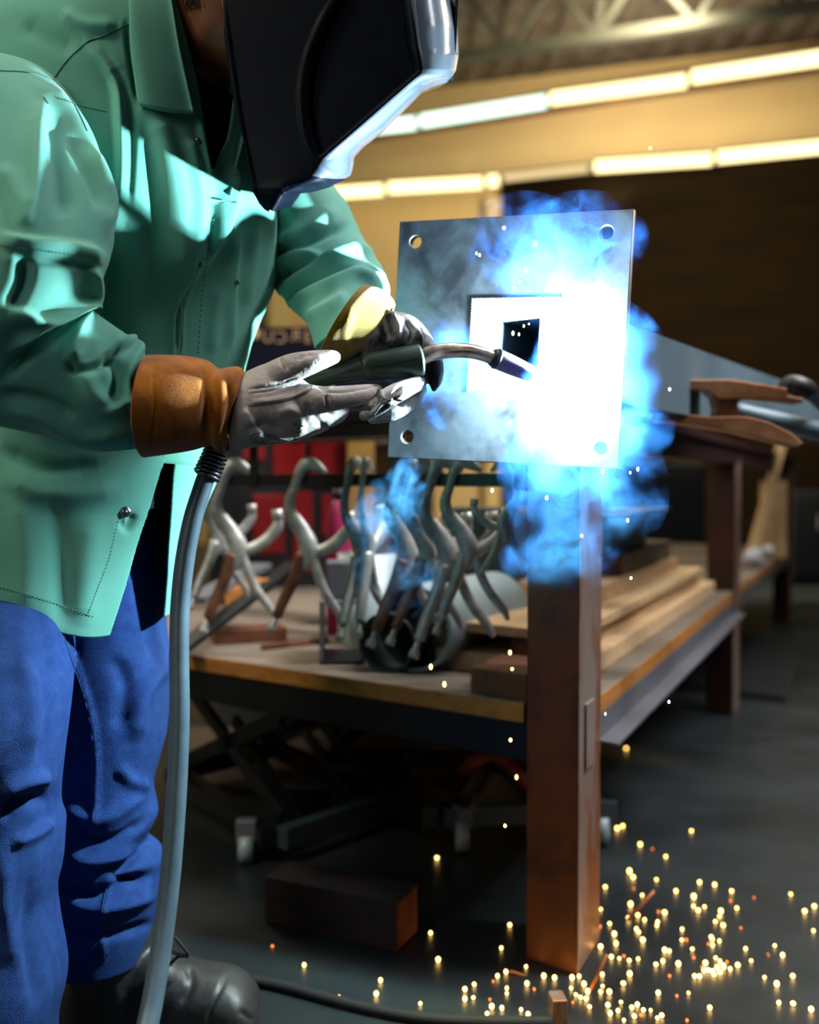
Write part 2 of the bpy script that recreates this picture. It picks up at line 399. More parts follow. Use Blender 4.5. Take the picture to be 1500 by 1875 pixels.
def seam(name, pts, bv, r, m, parent, n=60, lift=0.0003, dash=False):
    q = catmull(pts, n); H = [hit(x, y, bv, lift) for x, y in q]
    bm = bmesh.new(); run = []; c = 0
    def flush():
        nonlocal run
        if len(run) >= 2: tube_bm(bm, run, r, 6)
        run = []
    for i, h in enumerate(H):
        if h is None or (run and (h - run[-1]).length > 0.02): flush(); 
        if h is None: continue
        if dash and i % 3 == 2: flush(); continue
        run.append(h)
    flush()
    if not bm.verts: bm.free(); return None
    return from_bm(name, bm, m, parent, True)
exec_parts = []

# ------------------------------------------------------------------ the hall
def slab(name, pts, m, kind='structure', th=0.05, nrm=(0, 0, -1)):
    bm = bmesh.new(); a = [bm.verts.new(p) for p in pts]; b = [bm.verts.new(Vector(p) + Vector(nrm) * th) for p in pts]; k = len(pts)
    bm.faces.new(a); bm.faces.new(b[::-1])
    for i in range(k): bm.faces.new((a[i], b[i], b[(i + 1) % k], a[(i + 1) % k]))
    o = from_bm(name, bm, m); tag(o, kind=kind); return o
slab('floor', [(-5, -2, 0), (9, -2, 0), (9, 14, 0), (-5, 14, 0)], 'floor')
CEIL = 4.95
V = np.zeros((2, 421, 3))
for j, x in enumerate(np.linspace(-5, 9, 421)):
    V[:, j] = [(x, 4, CEIL), (x, 14, CEIL)]; V[:, j, 2] += (0.035 if (j // 4) % 2 else 0)
v, f = grid(V); tag(link('ceiling', mesh('ceiling', v, f), 'ceil'), kind='structure')
WX = np.array((-5.0, 9.0)); wy = lambda x: 11.55 - 0.32 * (x + 0.6)
slab('wall_back', [(-5, wy(-5), 0), (9, wy(9), 0), (9, wy(9), CEIL), (-5, wy(-5), CEIL)], 'wall', nrm=(0, 1, 0))
slab('wall_left', [(-5, -2, 0), (-5, 14, 0), (-5, 14, CEIL), (-5, -2, CEIL)], 'wall', nrm=(-1, 0, 0))
for i, px in enumerate((505, 905)):
    x = (px - 750) / F * 11.3
    box('trim_%d' % (i + 1), (x - 0.12, wy(x) - 0.12, 0), (1, 0, 0), (0, 1, 0), (0, 0, 1), 0.2, 0.1, 3.7, 'wall_trim')['kind'] = 'structure'
# dark screen wall behind the bench end
x0 = (916 - 750) / F * 11.0
slab('wall_screen', [(x0, wy(x0) - 0.12, 0), (9, wy(9) - 0.12, 0), (9, wy(9) - 0.12, 3.86), (x0, wy(x0) - 0.12, 3.86)], 'curtain', nrm=(0, 1, 0), th=0.08)
# ceiling beam and open web joist
j = thing('ceiling_joist', P(1170, 58, 8.5), 'open web steel roof joist crossing under the corrugated deck, above the upper lamp row', 'roof joist')
c0 = P(780, 114, 9.1); c1 = P(1640, -10, 7.85)
bar('bottom_chord', c0, c1, 0.09, 0.09, 'truss', j)
zt = CEIL - 0.08
t0, t1 = c0.copy(), c1.copy(); t0.z = zt; t1.z = zt; bar('top_chord', t0, t1, 0.09, 0.06, 'truss', j)
for a, b in ((0.20, 0.10), (0.20, 0.30), (0.40, 0.30), (0.40, 0.415), (0.40, 0.50), (0.61, 0.50), (0.61, 0.70), (0.8, 0.7), (0.8, 0.9)):
    p = c0.lerp(c1, a); q = t0.lerp(t1, b); bar('web_bar', p, q, 0.05, 0.05, 'truss', j)
box('ceiling_beam', P(960, 205, 10.9), (P(1560, 100, 9.6) - P(960, 205, 10.9)).normalized(), (0, 1, 0), (0, 0, 1), 4.6, 0.2, 0.16, 'beam_shadow_brown')['kind'] = 'structure'
bm_ = P(700, 262, 11.3)
box('lamp_shadow_strip', P(640, 258, 10.7), (P(1560, 116, 9.0) - P(640, 258, 10.7)).normalized(), (0, 1, 0), (0, 0, 1), 5.6, 0.12, 0.08, 'beam_shadow_brown')['kind'] = 'structure'  # solid brown strip standing in for the shadow below the upper lamps

def lamp(a, b, ya, yb, h, m, label, group):
    A = P(a[0], a[1], ya); B = P(b[0], b[1], yb)
    t = thing('tube_lamp', (A + B) / 2, label, 'ceiling lamp', group)
    d = (B - A).normalized(); tube('lamp_tube', [A, A.lerp(B, .5), B], [h * 0.5] * 3, m, t, seg=12)
    up = Vector((0, 0, 1)); box('housing', A + up * h * 0.5 + Vector((0, 0.02, 0)), d, Vector((0, 1, 0)), up, (B - A).length, 0.1, 0.03, 'truss', t)
    for e, s in ((A, -1), (B, 1)): tube('end_cap', [e, e + d * s * 0.025], [h * 0.52] * 2, 'truss', t, seg=12)
dU = lambda x: 10.2 - (x - 690) / 810 * 1.45
dL = lambda x: 11.1 - (x - 610) / 890 * 1.3
UP = [((560, 247), (764, 225), 'lamp_cool', 'cool white tube lamp of the upper row, nearest the welding helmet'),
      ((772, 222), (1002, 185), 'lamp_cool', 'cool greenish tube lamp, second along the upper row from the helmet'),
      ((1010, 181), (1258, 148), 'lamp_warm', 'warm tube lamp, third along the upper row from the helmet'),
      ((1268, 141), (1530, 102), 'lamp_warm', 'warm tube lamp of the upper row cut by the picture edge')]
for a, b, m, l in UP: lamp(a, b, dU(a[0]), dU(b[0]), 0.115, m, l, 'upper row of tube lamps')
LO = [((560, 357), (704, 347), 'lamp_warm', 'warm tube lamp of the lower row just past the sleeve'),
      ((713, 344), (885, 334), 'lamp_warm', 'warm tube lamp of the lower row, above the plate corner'),
      ((894, 332), (914, 330), 'lamp_warm', 'very short lit tube end of the lower row at the screen edge'),
      ((922, 326), (1078, 308), 'lamp_dim', 'dim failing tube lamp in the middle of the lower row'),
      ((1090, 305), (1304, 291), 'lamp_warm', 'bright warm tube lamp of the lower row over the plate'),
      ((1314, 288), (1530, 266), 'lamp_warm', 'warm tube lamp of the lower row cut by the picture edge')]
for a, b, m, l in LO: lamp(a, b, dL(a[0]), dL(b[0]), 0.115 if m != 'lamp_dim' else 0.07, m, l, 'lower row of tube lamps')

# ------------------------------------------------------------------ the welding bench
A_ = Vector((-0.8, 0.6, 0)); B_ = Vector((0.409, 0.9125, 0)).normalized(); Z_ = Vector((0, 0, 1)); K = Vector((0.2501, 1.518, 0))
def bp(a, b, z=0.0): return K + A_ * a + B_ * b + Z_ * z
bench = thing('welding_bench', K, 'long steel welding bench with rust brown legs and a plank lower shelf', 'workbench')
def leg(a, b, m, la=0.09, lb=0.135):
    o = box('leg', bp(a, b), A_, B_, Z_, la, lb, 0.815, [m, 'lit_bare_edge'], bench, 0.004)
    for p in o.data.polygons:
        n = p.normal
        if n.dot(-A_) > 0.85 or (abs(n.z) < 0.5 and n.dot(-A_) > 0.3 and n.dot(B_) > -0.9): p.material_index = 1  # right faces paler: light on that side put into the colour
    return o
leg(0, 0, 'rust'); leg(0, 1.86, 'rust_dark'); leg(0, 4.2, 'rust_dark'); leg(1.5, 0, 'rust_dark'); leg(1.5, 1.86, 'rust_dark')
# a bright weld bead plate on the near leg
box('weld_plate', bp(-0.004, 0.03, 0.30), A_, B_, Z_, 0.004, 0.05, 0.10, 'lit_bare_edge', bench, 0.001)
box('top_edge', bp(-0.01, -0.01, 0.835), A_, B_, Z_, 1.62, 0.10, 0.02, 'dark_top', bench, 0.003); box('top_edge', bp(-0.01, 0.09, 0.835), A_, B_, Z_, 0.12, 4.3, 0.02, 'dark_top', bench, 0.003)
for k in range(6): box('top_slat', bp(0.11, 0.60 + k * 0.66, 0.835), A_, B_, Z_, 1.5, 0.10, 0.02, 'dark_top', bench, 0.003)
box('front_rail', bp(0, 0.0, 0.81), A_, B_, Z_, 1.6, 0.06, 0.025, 'dark_top', bench, 0.002)
box('side_rail', bp(0.0, 0.06, 0.785), A_, B_, Z_, 0.06, 4.27, 0.05, 'dark_top', bench, 0.002)
box('hanging_bar', bp(0.10, 0.05, 0.725), A_, B_, Z_, 1.3, 0.010, 0.022, 'black', bench, 0.001)
for a in (0.11, 0.7, 1.38): box('bar_hanger', bp(a, 0.045, 0.72), A_, B_, Z_, 0.02, 0.006, 0.095, 'black', bench, 0.0)
box('shelf_rail', bp(0.09, 0.02, 0.30), A_, B_, Z_, 1.41, 0.05, 0.06, 'dark_steel', bench, 0.002)
box('shelf_rail', bp(0.005, 0.135, 0.315), A_, B_, Z_, 0.05, 1.725, 0.045, 'angle_steel', bench, 0.002)
box('shelf_rail', bp(0.005, 1.995, 0.315), A_, B_, Z_, 0.05, 2.2, 0.045, 'angle_steel', bench, 0.002)
# angle iron lip protruding along the side
box('shelf_angle', bp(-0.03, 0.135, 0.315), A_, B_, Z_, 0.035, 1.76, 0.006, 'angle_steel', bench, 0.001)
def plank(a, b, la, lb, z0, h, me, mt):
    o = box('shelf_plank', bp(a, b, z0), A_, B_, Z_, la, lb, h, [me, mt], bench, 0.002)
    for p in o.data.polygons:
        if p.normal.z > 0.7: p.material_index = 1
plank(0.10, 0.015, 1.4, 0.30, 0.36, 0.03, 'wood_orange', 'wood_grey')
plank(0.10, 0.319, 1.4, 0.44, 0.36, 0.03, 'wood_orange', 'wood_grey')
plank(0.005, 0.763, 1.5, 0.5, 0.36, 0.03, 'wood_orange', 'wood_grey')
plank(0.005, 1.267, 1.5, 0.59, 0.36, 0.03, 'wood_orange', 'wood_grey')
plank(0.005, 0.137, 0.093, 0.624, 0.36, 0.03, 'wood_orange', 'wood_grey')
plank(0.005, 2.0, 1.4, 2.18, 0.36, 0.03, 'wood_orange', 'wood_grey')

# ---- timber stacked on the shelf to the right of the near leg
Z0 = 0.39
def board(name, a, b, z, la, lb, h, m, label, cat='board', group=None, bev=0.002):
    o = box(name, bp(a, b, z), A_, B_, Z_, la, lb, h, m, None, bev); return tag(o, label, cat, group)
GB = 'boards stacked on the bench shelf'
board('pine_board', 0.055, 0.20, Z0, 0.3, 1.60, 0.035, 'wood', 'wide pine board at the bottom of the stack on the shelf', group=GB)
board('pine_board', 0.09, 0.36, Z0 + .035, 0.25, 1.36, 0.035, 'wood', 'pine board second from the bottom of the shelf stack', group=GB)
board('timber_offcut', 0.10, 0.22, Z0 + .035, 0.10, 0.13, 0.035, 'wood_brown', 'short dark timber offcut with its end beside the near leg', 'timber')
board('pine_board', 0.07, 0.20, Z0 + .071, 0.26, 1.45, 0.018, 'wood', 'thin pale board lying across the lower shelf stack', group=GB)
board('pine_board', 0.13, 0.62, Z0 + .089, 0.2, 0.92, 0.035, 'wood', 'pine board under the grey topped beam of the shelf stack', group=GB)
o = board('timber_beam', 0.14, 0.86, Z0 + .125, 0.15, 0.62, 0.05, ['wood_brown', 'wood_grey'], 'short brown beam with grey top face, topmost wood of the stack', 'timber')
for p in o.data.polygons:
    if p.normal.z > 0.7 or p.normal.dot(-A_) > 0.7: p.material_index = 1
t = thing('steel_channel', bp(0.2, 0.75, Z0 + .175), 'short pale grey steel channel lying on top of the timber stack', 'steel offcut')
box('web', bp(0.17, 0.78, Z0 + .176), A_, B_, Z_, 0.01, 0.5, 0.10, 'galv', t, 0.002)
box('flange', bp(0.10, 0.78, Z0 + .266), A_, B_, Z_, 0.08, 0.5, 0.008, 'galv', t, 0.002)
box('flange', bp(0.17, 0.78, Z0 + .176), A_, B_, Z_, 0.09, 0.5, 0.008, 'galv', t, 0.002)
board('black_toolbox', 0.35, 1.25, Z0, 0.3, 0.4, 0.26, 'dark_steel', 'dark steel box on the shelf behind the timber stack', 'toolbox', bev=0.01)

# ---- blocks on the shelf left of the near leg
board('timber_block', 0.102, 0.035, Z0, 0.105, 0.16, 0.042, 'wood_brown', 'brown timber block on the shelf against the near leg', 'timber')
board('timber_block', 0.14, 0.26, Z0, 0.1, 0.2, 0.03, 'wood_brown', 'low brown timber block on the shelf between pipe and leg', 'timber')

# ---- galvanised pipe and other metal on the shelf
def pipe(name, a, b, r, th, label, m='galv', mi='galv_in'):
    a = Vector(a); b = Vector(b); d = (b - a).normalized(); n = d.orthogonal().normalized(); q = d.cross(n); k = 64
    prof = [(0, r), (0.004, r), ((b - a).length, r), ((b - a).length, r - th), (0.0, r - th)]
    V = np.array([[a + d * s + (n * math.cos(t) + q * math.sin(t)) * rr for s, rr in prof] for t in np.linspace(0, 2 * math.pi, k, endpoint=False)])
    V = np.transpose(V, (1, 0, 2)); v, f = grid(V, cu=True, cv=True); me = mesh(name, v, f)
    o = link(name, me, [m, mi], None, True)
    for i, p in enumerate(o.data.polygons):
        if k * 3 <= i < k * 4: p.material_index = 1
    for p in o.data.polygons:
        if abs(p.normal.dot(d)) > 0.7: p.use_smooth = False
    return tag(o, label, 'pipe')
pr = 0.078
pa = P(756, 1150, 1.86); pb = P(905, 1098, 2.14); pa.z = Z0 + pr + .001; pb.z = Z0 + pr + .001
pipe('steel_pipe', pa, pb, pr, 0.006, 'wide pale galvanised steel pipe lying on the shelf')
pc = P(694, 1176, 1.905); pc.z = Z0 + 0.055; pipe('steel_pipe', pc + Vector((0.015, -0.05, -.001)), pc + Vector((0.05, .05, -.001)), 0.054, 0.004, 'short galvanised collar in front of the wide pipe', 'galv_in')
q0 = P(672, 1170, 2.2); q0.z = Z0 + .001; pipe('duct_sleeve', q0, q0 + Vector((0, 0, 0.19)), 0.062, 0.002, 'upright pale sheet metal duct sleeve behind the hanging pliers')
# square tube offcut, open end towards the camera
a = P(585, 1216, 1.93); a.z = Z0 + 0.001
t = thing('square_tube', a, 'dark square steel tube offcut standing open end out on the shelf', 'steel offcut')
X = Vector((1, 0.05, 0)).normalized(); Y = Vector((-0.05, 1, 0)).normalized()
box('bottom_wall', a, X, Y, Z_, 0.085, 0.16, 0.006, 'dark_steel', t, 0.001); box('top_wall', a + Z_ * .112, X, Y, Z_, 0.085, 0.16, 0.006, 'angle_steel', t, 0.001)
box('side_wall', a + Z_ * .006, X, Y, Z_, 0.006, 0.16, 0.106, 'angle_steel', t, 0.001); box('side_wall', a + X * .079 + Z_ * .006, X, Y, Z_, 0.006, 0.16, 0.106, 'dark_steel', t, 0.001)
tag(box('steel_block', a + Z_ * .119 + Y * .04 + X * .012, X, Y, Z_, 0.06, 0.07, 0.07, 'angle_steel', None, 0.004), 'pale grey steel block on top of the square tube offcut', 'steel offcut')
# angle irons lying crosswise further left
def lay(name, p, q, zz, w_, h, m, label, cat):
    a = P(p[0], p[1], p[2]); b = P(q[0], q[1], q[2]); a.z = zz[0]; b.z = zz[1]; return tag(bar(name, a, b, w_, h, m, None, bev=0.002), label, cat)
lay('angle_iron', (330, 1190, 1.99), (540, 1000, 2.44), (Z0 + .02, Z0 + .15), 0.04, 0.012, 'dark_steel', 'dark flat steel bar leaning across the shelf at left', 'steel bar')
lay('angle_iron', (355, 1120, 2.12), (480, 1020, 2.5), (Z0 + .10, Z0 + .14), 0.05, 0.014, 'angle_steel', 'grey flat steel bar behind the first hanging pliers', 'steel bar')
lay('wood_wedge', (395, 1060, 2.25), (480, 1045, 2.35), (Z0 + .09, Z0 + .11), 0.06, 0.03, 'wood_orange', 'orange wooden wedge among the steel bars', 'timber')
lay('wood_offcut', (390, 1165, 2.2), (520, 1155, 2.25), (Z0 + .015, Z0 + .015), 0.07, 0.03, 'wood_brown', 'brown wood offcut lying under the steel bars', 'timber')
lay('steel_rod', (480, 1190, 2.1), (600, 1160, 2.2), (Z0 + .007, Z0 + .007), 0.012, 0.012, 'plier_rust', 'thin rusty rod on the shelf left of the square tube', 'steel bar')
o = P(830, 1000, 2.35); o.z = Z0 + .001
tag(box('steel_case', o, (1, 0, 0), (0, 1, 0), Z_, 0.19, 0.22, 0.28, mat('teal_grey_case', srgb(52, 66, 68), 0.5, 0.3), None, 0.012), 'teal grey steel case on the shelf behind the wide pipe', 'toolbox')
o = P(600, 1000, 2.45); o.z = Z0 + .001
tag(box('black_crate', o, (1, 0, 0), (0, 1, 0), Z_, 0.26, 0.12, 0.16, 'dark_steel', None, 0.012), 'dark crate on the shelf behind the middle pliers', 'crate')

# bottle
b0 = P(620, 900, 2.32); b0.z = Z0 + .001
t = thing('plastic_bottle', b0, 'magenta plastic bottle on the shelf between two pliers', 'bottle')
tube('bottle_body', [b0, b0 + Z_ * .2, b0 + Z_ * .27, b0 + Z_ * .30], [.028, .028, .022, .012], 'magenta', t, n=12); tube('bottle_cap', [b0 + Z_ * .30, b0 + Z_ * .325], [.012, .012], 'dark_steel', t)

# ---- locking pliers hanging from the bar
def plier_proto(loc, handle_mat, label):
    t = thing('locking_pliers', loc, label, 'pliers', 'locking pliers hanging from the bench bar')
    s = 1 / 1050.0
    def G(pts): return [Vector((x * s, yy * s, -y * s)) + Vector(loc) for x, y, yy in pts]
    def flat(name, pts, r, m, fl=0.55, n=26, seg=10): return tube(name, G(pts), [q * s for q in r], m, t, seg=seg, flat=fl, n=n)
    flat('upper_jaw', [(44, 2, 0), (26, -10, 0), (8, -16, 0), (-6, 0, 0), (-16, 30, 0), (-26, 62, 0), (-16, 96, 0), (10, 128, 0), (12, 150, 0)], [5, 11, 13, 11, 9, 11, 13, 15, 10], 'plier')
    flat('body', [(-14, 84, 0), (4, 118, 0), (16, 150, 0), (6, 190, 0)], [8, 16, 19, 11], 'plier', 0.7)
    h = flat('handle', [(6, 160, 0), (-8, 205, 0), (-28, 250, 0), (-42, 286, 0)], [13, 12, 11, 10], handle_mat, 0.95)
    tube('adjusting_screw', G([(-42, 286, 0), (-48, 300, 0), (-50, 306, 0), (-54, 316, 0)]), [x * s for x in (5, 5, 9, 9)], 'plier', h)
    flat('release_lever', [(22, 140, 0), (34, 190, 0), (52, 232, 0), (78, 268, 0), (88, 290, 0)], [6, 9, 9, 8, 4], 'plier', 0.8)
    jw = flat('lower_jaw', [(14, 150, 0), (38, 152, 0), (66, 138, 0), (90, 112, 0), (98, 84, 0)], [9, 11, 12, 12, 7], 'plier', 0.6)
    tube('swivel_pad', G([(94, 92, 0), (92, 74, 0)]), [10 * s, 11 * s], 'plier', jw)
    return t
def copy_tree(o, parent=None):
    c = o.copy(); COL.objects.link(c)
    if parent: c.parent = parent
    for ch in [x for x in bpy.data.objects if x.parent == o]: copy_tree(ch, c)
    return c
def hook(px):
    # point on the hanging bar seen at picture column px
    k = (px - 750) / F; a_ = (K.x + B_.x * 0.045 - k * (K.y + B_.y * .045)) / (0.8 + 0.6 * k)
    return bp(a_, 0.045, 0.752)
PL = [(420, 0.15, 1.05, 'plier_rust', 'large bright locking pliers hanging nearest the cable'),
      (556, -0.1, 1.0, 'plier_rust', 'locking pliers with a brown handle, second from the cable'),
      (645, 0.9, 0.98, 'plier', 'dull locking pliers hanging third from the cable'),
      (668, 1.25, 0.95, 'plier', 'locking pliers turned edge on, in front of the black crate'),
      (738, 0.5, 1.0, 'plier_rust', 'locking pliers hanging inside the thin blue smoke curl'),
      (772, 0.35, 0.97, 'plier_rust', 'locking pliers just right of the blue smoke curl'),
      (802, 0.2, 1.03, 'plier', 'locking pliers hanging over the open end of the wide pipe'),
      (838, -0.15, 0.9, 'plier', 'pale locking pliers hanging over the wide pipe body'),
      (928, 2.9, 0.62, 'plier_rust', 'small locking pliers hanging right beside the steel leg'),
      (392, 0.5, 0.9, 'plier', 'locking pliers half hidden behind the grey cable')]
protos = {}
for i, (px, rz, sc, hm, l) in enumerate(PL):
    if hm not in protos: protos[hm] = plier_proto(hook(px), hm, l); t = protos[hm]
    else: t = copy_tree(protos[hm]); t['label'] = l
    t.location = hook(px); t.rotation_euler = (0.04 * math.sin(i * 2.1), 0.05 * math.sin(i * 1.7), rz); t.scale = (sc, sc, sc)

# ---- things beyond the bench on the left
t0 = P(430, 900, 3.35); t0.z = 0
t = thing('tool_cart', t0, 'dark tool cart with red enamel drawers behind the hanging pliers', 'tool cart')
box('cart_body', t0 + Vector((0, 0, 0.06)), (1, 0, 0), (0, 1, 0), Z_, 0.40, 0.4, 0.84, 'black', t, 0.01)
for (x, z, ww, h) in ((0.03, 0.80, 0.07, 0.07), (0.125, 0.74, 0.1, 0.14), (0.245, 0.72, 0.12, 0.16), (0.06, 0.50, 0.1, 0.19), (0.19, 0.44, 0.06, 0.26), (0.28, 0.56, 0.05, 0.13), (0.02, 0.25, 0.36, 0.14)):
    box('drawer', t0 + Vector((x, -0.012, z)), (1, 0, 0), (0, 1, 0), Z_, ww, 0.012, h, 'red', t, 0.004)
for x in (0.04, 0.36):
    for y in (0.05, 0.35): tube('wheel', [t0 + Vector((x - .012, y, 0.03)), t0 + Vector((x + .012, y, 0.03))], [0.03, 0.03], 'black', t, seg=20)
tag(box('plywood_board', Vector((P(636, 900, 3.3).x, 3.3, 0)), (1, 0, 0), (0, 1, 0), Z_, 0.085, 0.03, 0.91, 'yellow', None, 0.003), 'narrow yellow plywood panel standing behind the bench', 'board')
tag(box('grey_board', Vector((P(690, 900, 3.34).x, 3.34, 0)), (1, 0, 0), (0, 1, 0), Z_, 0.045, 0.03, 0.9, 'tan', None, 0.003), 'thin grey board standing next to the yellow panel', 'board')
# sign board
SY = 3.0
p0 = P(400, 640, SY); zt = P(500, 598, SY).z; wd = P(722, 640, SY).x - p0.x
t = thing('sign_board', Vector((p0.x, SY, 0.856)), 'dark navy sign board with pale capital letters standing on the bench beyond the gloves', 'sign')
box('board', Vector((p0.x, SY, 0.856)), (1, 0, 0), (0, 1, 0), Z_, wd, 0.03, zt - .856, mat('navy_black_board', srgb(17, 17, 34), 0.6, spec=.1), t, 0.004)
for x in (0.05, wd - 0.09): box('foot', Vector((p0.x + x, SY - .06, 0.856)), (1, 0, 0), (0, 1, 0), Z_, 0.04, 0.15, 0.012, 'black', t, 0.002)
def text_mesh(s, size, ext=0.0):
    c = bpy.data.curves.new('t', 'FONT'); c.body = s; c.size = size; c.extrude = ext; c.align_x = 'CENTER'; c.align_y = 'CENTER'
    o = bpy.data.objects.new('t', c); COL.objects.link(o); me = evaluate(o); bpy.data.objects.remove(o); return me
for ch, px, py, m, sx in (('U', 491, 617, 'letters', 1), ('C', 515, 618, 'letters', -1), ('R', 541, 615, 'letters', -1), ('E', 564, 618, 'letters', 1)):
    me = text_mesh(ch, 0.050, 0.001); me.transform(Matrix.Rotation(math.pi / 2, 4, 'X') @ Matrix.Diagonal((sx, 1, 1, 1))); me.transform(Matrix.Translation(P(px, py, SY - .002)))
    link('letter', me, m, t)
bm = bmesh.new(); sph(bm, P(467, 611, SY - .003), 0.016, (0.75, 0.15, 1)); from_bm('emblem', bm, 'pale_letters', t, True)
x0_ = P(380, 700, 4.6).x
t = thing('backing_locker', Vector((x0_, 4.6, 0)), 'low black locker added as dark backing far behind the bench, under the sign board', 'locker')  # added so the bright wall does not show behind the bench
box('locker_body', Vector((x0_, 4.6, 0)), (1, 0, 0), (0, 1, 0), Z_, 1.0, 0.4, 0.98, 'black', t, 0.01)
for k in range(2): 
    d = box('locker_door', Vector((x0_ + .02 + k * .49, 4.588, 0.05)), (1, 0, 0), (0, 1, 0), Z_, 0.47, 0.012, 0.9, 'dark_steel', t, 0.003); box('door_handle', Vector((x0_ + .42 + k * .1, 4.57, 0.5)), (1, 0, 0), (0, 1, 0), Z_, 0.015, 0.018, 0.1, 'angle_steel', d, 0.002)

# ---- beyond the bench on the right
GR = P(1300, 760, 2.2)
t = thing('steel_bracket', P(1330, 745, 1.80), 'heat tinted rusty steel bracket with two curved openings on the bench edge', 'bracket')
def px_poly(name, pts, Y, th, m, parent=None, bev=0.002):
    o = P(pts[0][0], pts[0][1], Y)
    poly = [((P(x, y, Y) - o).x, (P(x, y, Y) - o).z) for x, y in pts]
    bm = bmesh.new(); prism_bm(bm, poly, o, (1, 0, 0), (0, 0, 1), th, bev); return from_bm(name, bm, m, parent)
px_poly('upper_arm', [(1150, 699), (1330, 697), (1432, 713), (1434, 727), (1462, 731), (1460, 739), (1380, 731), (1340, 733), (1308, 733), (1290, 717), (1150, 712)], 1.80, 0.05, 'gold_rust', t)
px_poly('web', [(1300, 726), (1356, 726), (1346, 742), (1348, 756), (1362, 770), (1300, 772), (1306, 750)], 1.80, 0.03, 'gold_rust', t)
px_poly('lower_arm', [(1190, 755), (1290, 764), (1362, 764), (1400, 774), (1440, 794), (1461, 812), (1452, 819), (1400, 807), (1340, 792), (1240, 776), (1190, 770)], 1.80, 0.05, 'gold_rust', t)
tube('red_knob', [P(1150, 706, 1.78), P(1180, 706, 1.78), P(1215, 708, 1.78)], [.012, .012, .014], 'red', t)
t = thing('ground_clamp', P(1462, 712, 2.04), 'black ground clamp and cable gripping the end of the bracket', 'clamp')
tube('clamp_jaw', [P(1428, 722, 1.86), P(1445, 706, 1.86), P(1475, 712, 1.87), P(1490, 726, 2.04)], [.008, .018, .018, .012], 'black', t, n=16)
tube('clamp_cable', [P(1480, 716, 1.87), P(1505, 742, 2.06), P(1545, 770, 2.1), P(1600, 1100, 2.2)], [.011] * 4, 'black', t, n=24)
tube('grey_conduit', [P(1345, 752, 2.02), P(1400, 765, 2.02), P(1500, 787, 2.05), P(1600, 806, 2.08)], [.016, .017, .017, .017], 'tube_steel', None, n=16)
tag(bpy.data.objects['grey_conduit'], 'grey round steel bar lying behind the rusty bracket', 'steel bar')
a = P(1372, 985, 4.4); a.z = 0.392; b = P(1432, 812, 4.5)
tag(bar('wooden_stick', a, b, 0.035, 0.03, 'wood', None, (0, 1, 0), 0.002), 'tan wooden stick leaning on the far shelf of the bench', 'stick')
o = P(1395, 990, 4.6); o.z = .392
tag(box('plywood_sheet', o, (1, 0, 0), (0, 1, 0), Z_, 0.11, 0.03, 0.34, 'wood', None, 0.002), 'small plywood sheet standing on the far shelf', 'board')
bm = bmesh.new(); c = P(1385, 968, 4.1); c.z = 0.392 + 0.045
for k in range(7): sph(bm, c + Vector((random.uniform(-.04, .04), random.uniform(-.03, .03), random.uniform(-.02, .03))), random.uniform(.02, .035), sub=2)
tag(fuse('rag', bm, 0.006, 3, 'white', None), 'crumpled white rag on the far shelf', 'rag')
# ribbed floor mat
c = [Pz(1172, 1252, 0.0), Pz(1440, 1288, 0.0), Pz(1475, 1180, 0.0), Pz(1250, 1160, 0.0)]
bm = bmesh.new(); n = 26
for i in range(n):
    u0, u1 = i / n, (i + 0.55) / n
    q = [c[0].lerp(c[1], u0), c[0].lerp(c[1], u1), c[3].lerp(c[2], u1), c[3].lerp(c[2], u0)]
    lo = [bm.verts.new(p + Z_ * 0.012) for p in q]; hi = [bm.verts.new(p + Z_ * 0.024) for p in q]
    bm.faces.new(hi)
    for k in range(4): bm.faces.new((lo[k], lo[(k + 1) % 4], hi[(k + 1) % 4], hi[k]))
lo = [bm.verts.new(p + Z_ * 0.001) for p in c]; hi = [bm.verts.new(p + Z_ * 0.012) for p in c]; bm.faces.new(lo[::-1]); bm.faces.new(hi)
for k in range(4): bm.faces.new((lo[k], lo[(k + 1) % 4], hi[(k + 1) % 4], hi[k]))
tag(from_bm('floor_mat', bm, 'mat_rubber'), 'black ribbed rubber mat on the floor behind the bench legs', 'mat')
# dark cabinets added where the background lies in shadow
for (x0, x1, yt, Y, l) in ((1110, 1290, 850, 6.4, 'added dark cabinet filling the shade between the two front bench legs'), (1452, 1560, 900, 7.2, 'added dark low cabinet filling the shade beyond the last bench leg')):
    a = P(x0, yt, Y); b = P(x1, yt, Y)
    t = thing('shade_cabinet', Vector((a.x, Y, 0)), l, 'cabinet')
    box('cabinet_body', Vector((a.x, Y, 0.05)), (1, 0, 0), (0, 1, 0), Z_, b.x - a.x, 0.5, a.z - .05, 'dark_steel', t, 0.01)
    box('plinth', Vector((a.x + .02, Y + .03, 0)), (1, 0, 0), (0, 1, 0), Z_, b.x - a.x - .04, 0.4, 0.05, 'black', t, 0.0)
    for k in (0.02, 0.5): 
        d = box('cabinet_door', Vector((a.x + (b.x - a.x) * k, Y - .012, 0.08)), (1, 0, 0), (0, 1, 0), Z_, (b.x - a.x) * 0.46, 0.012, a.z - .14, 'lift', t, 0.003)
        box('door_handle', Vector((a.x + (b.x - a.x) * (k + (0.4 if k < .1 else 0.03)), Y - .03, a.z * .6)), (1, 0, 0), (0, 1, 0), Z_, .015, .018, .1, 'angle_steel', d, 0.002)

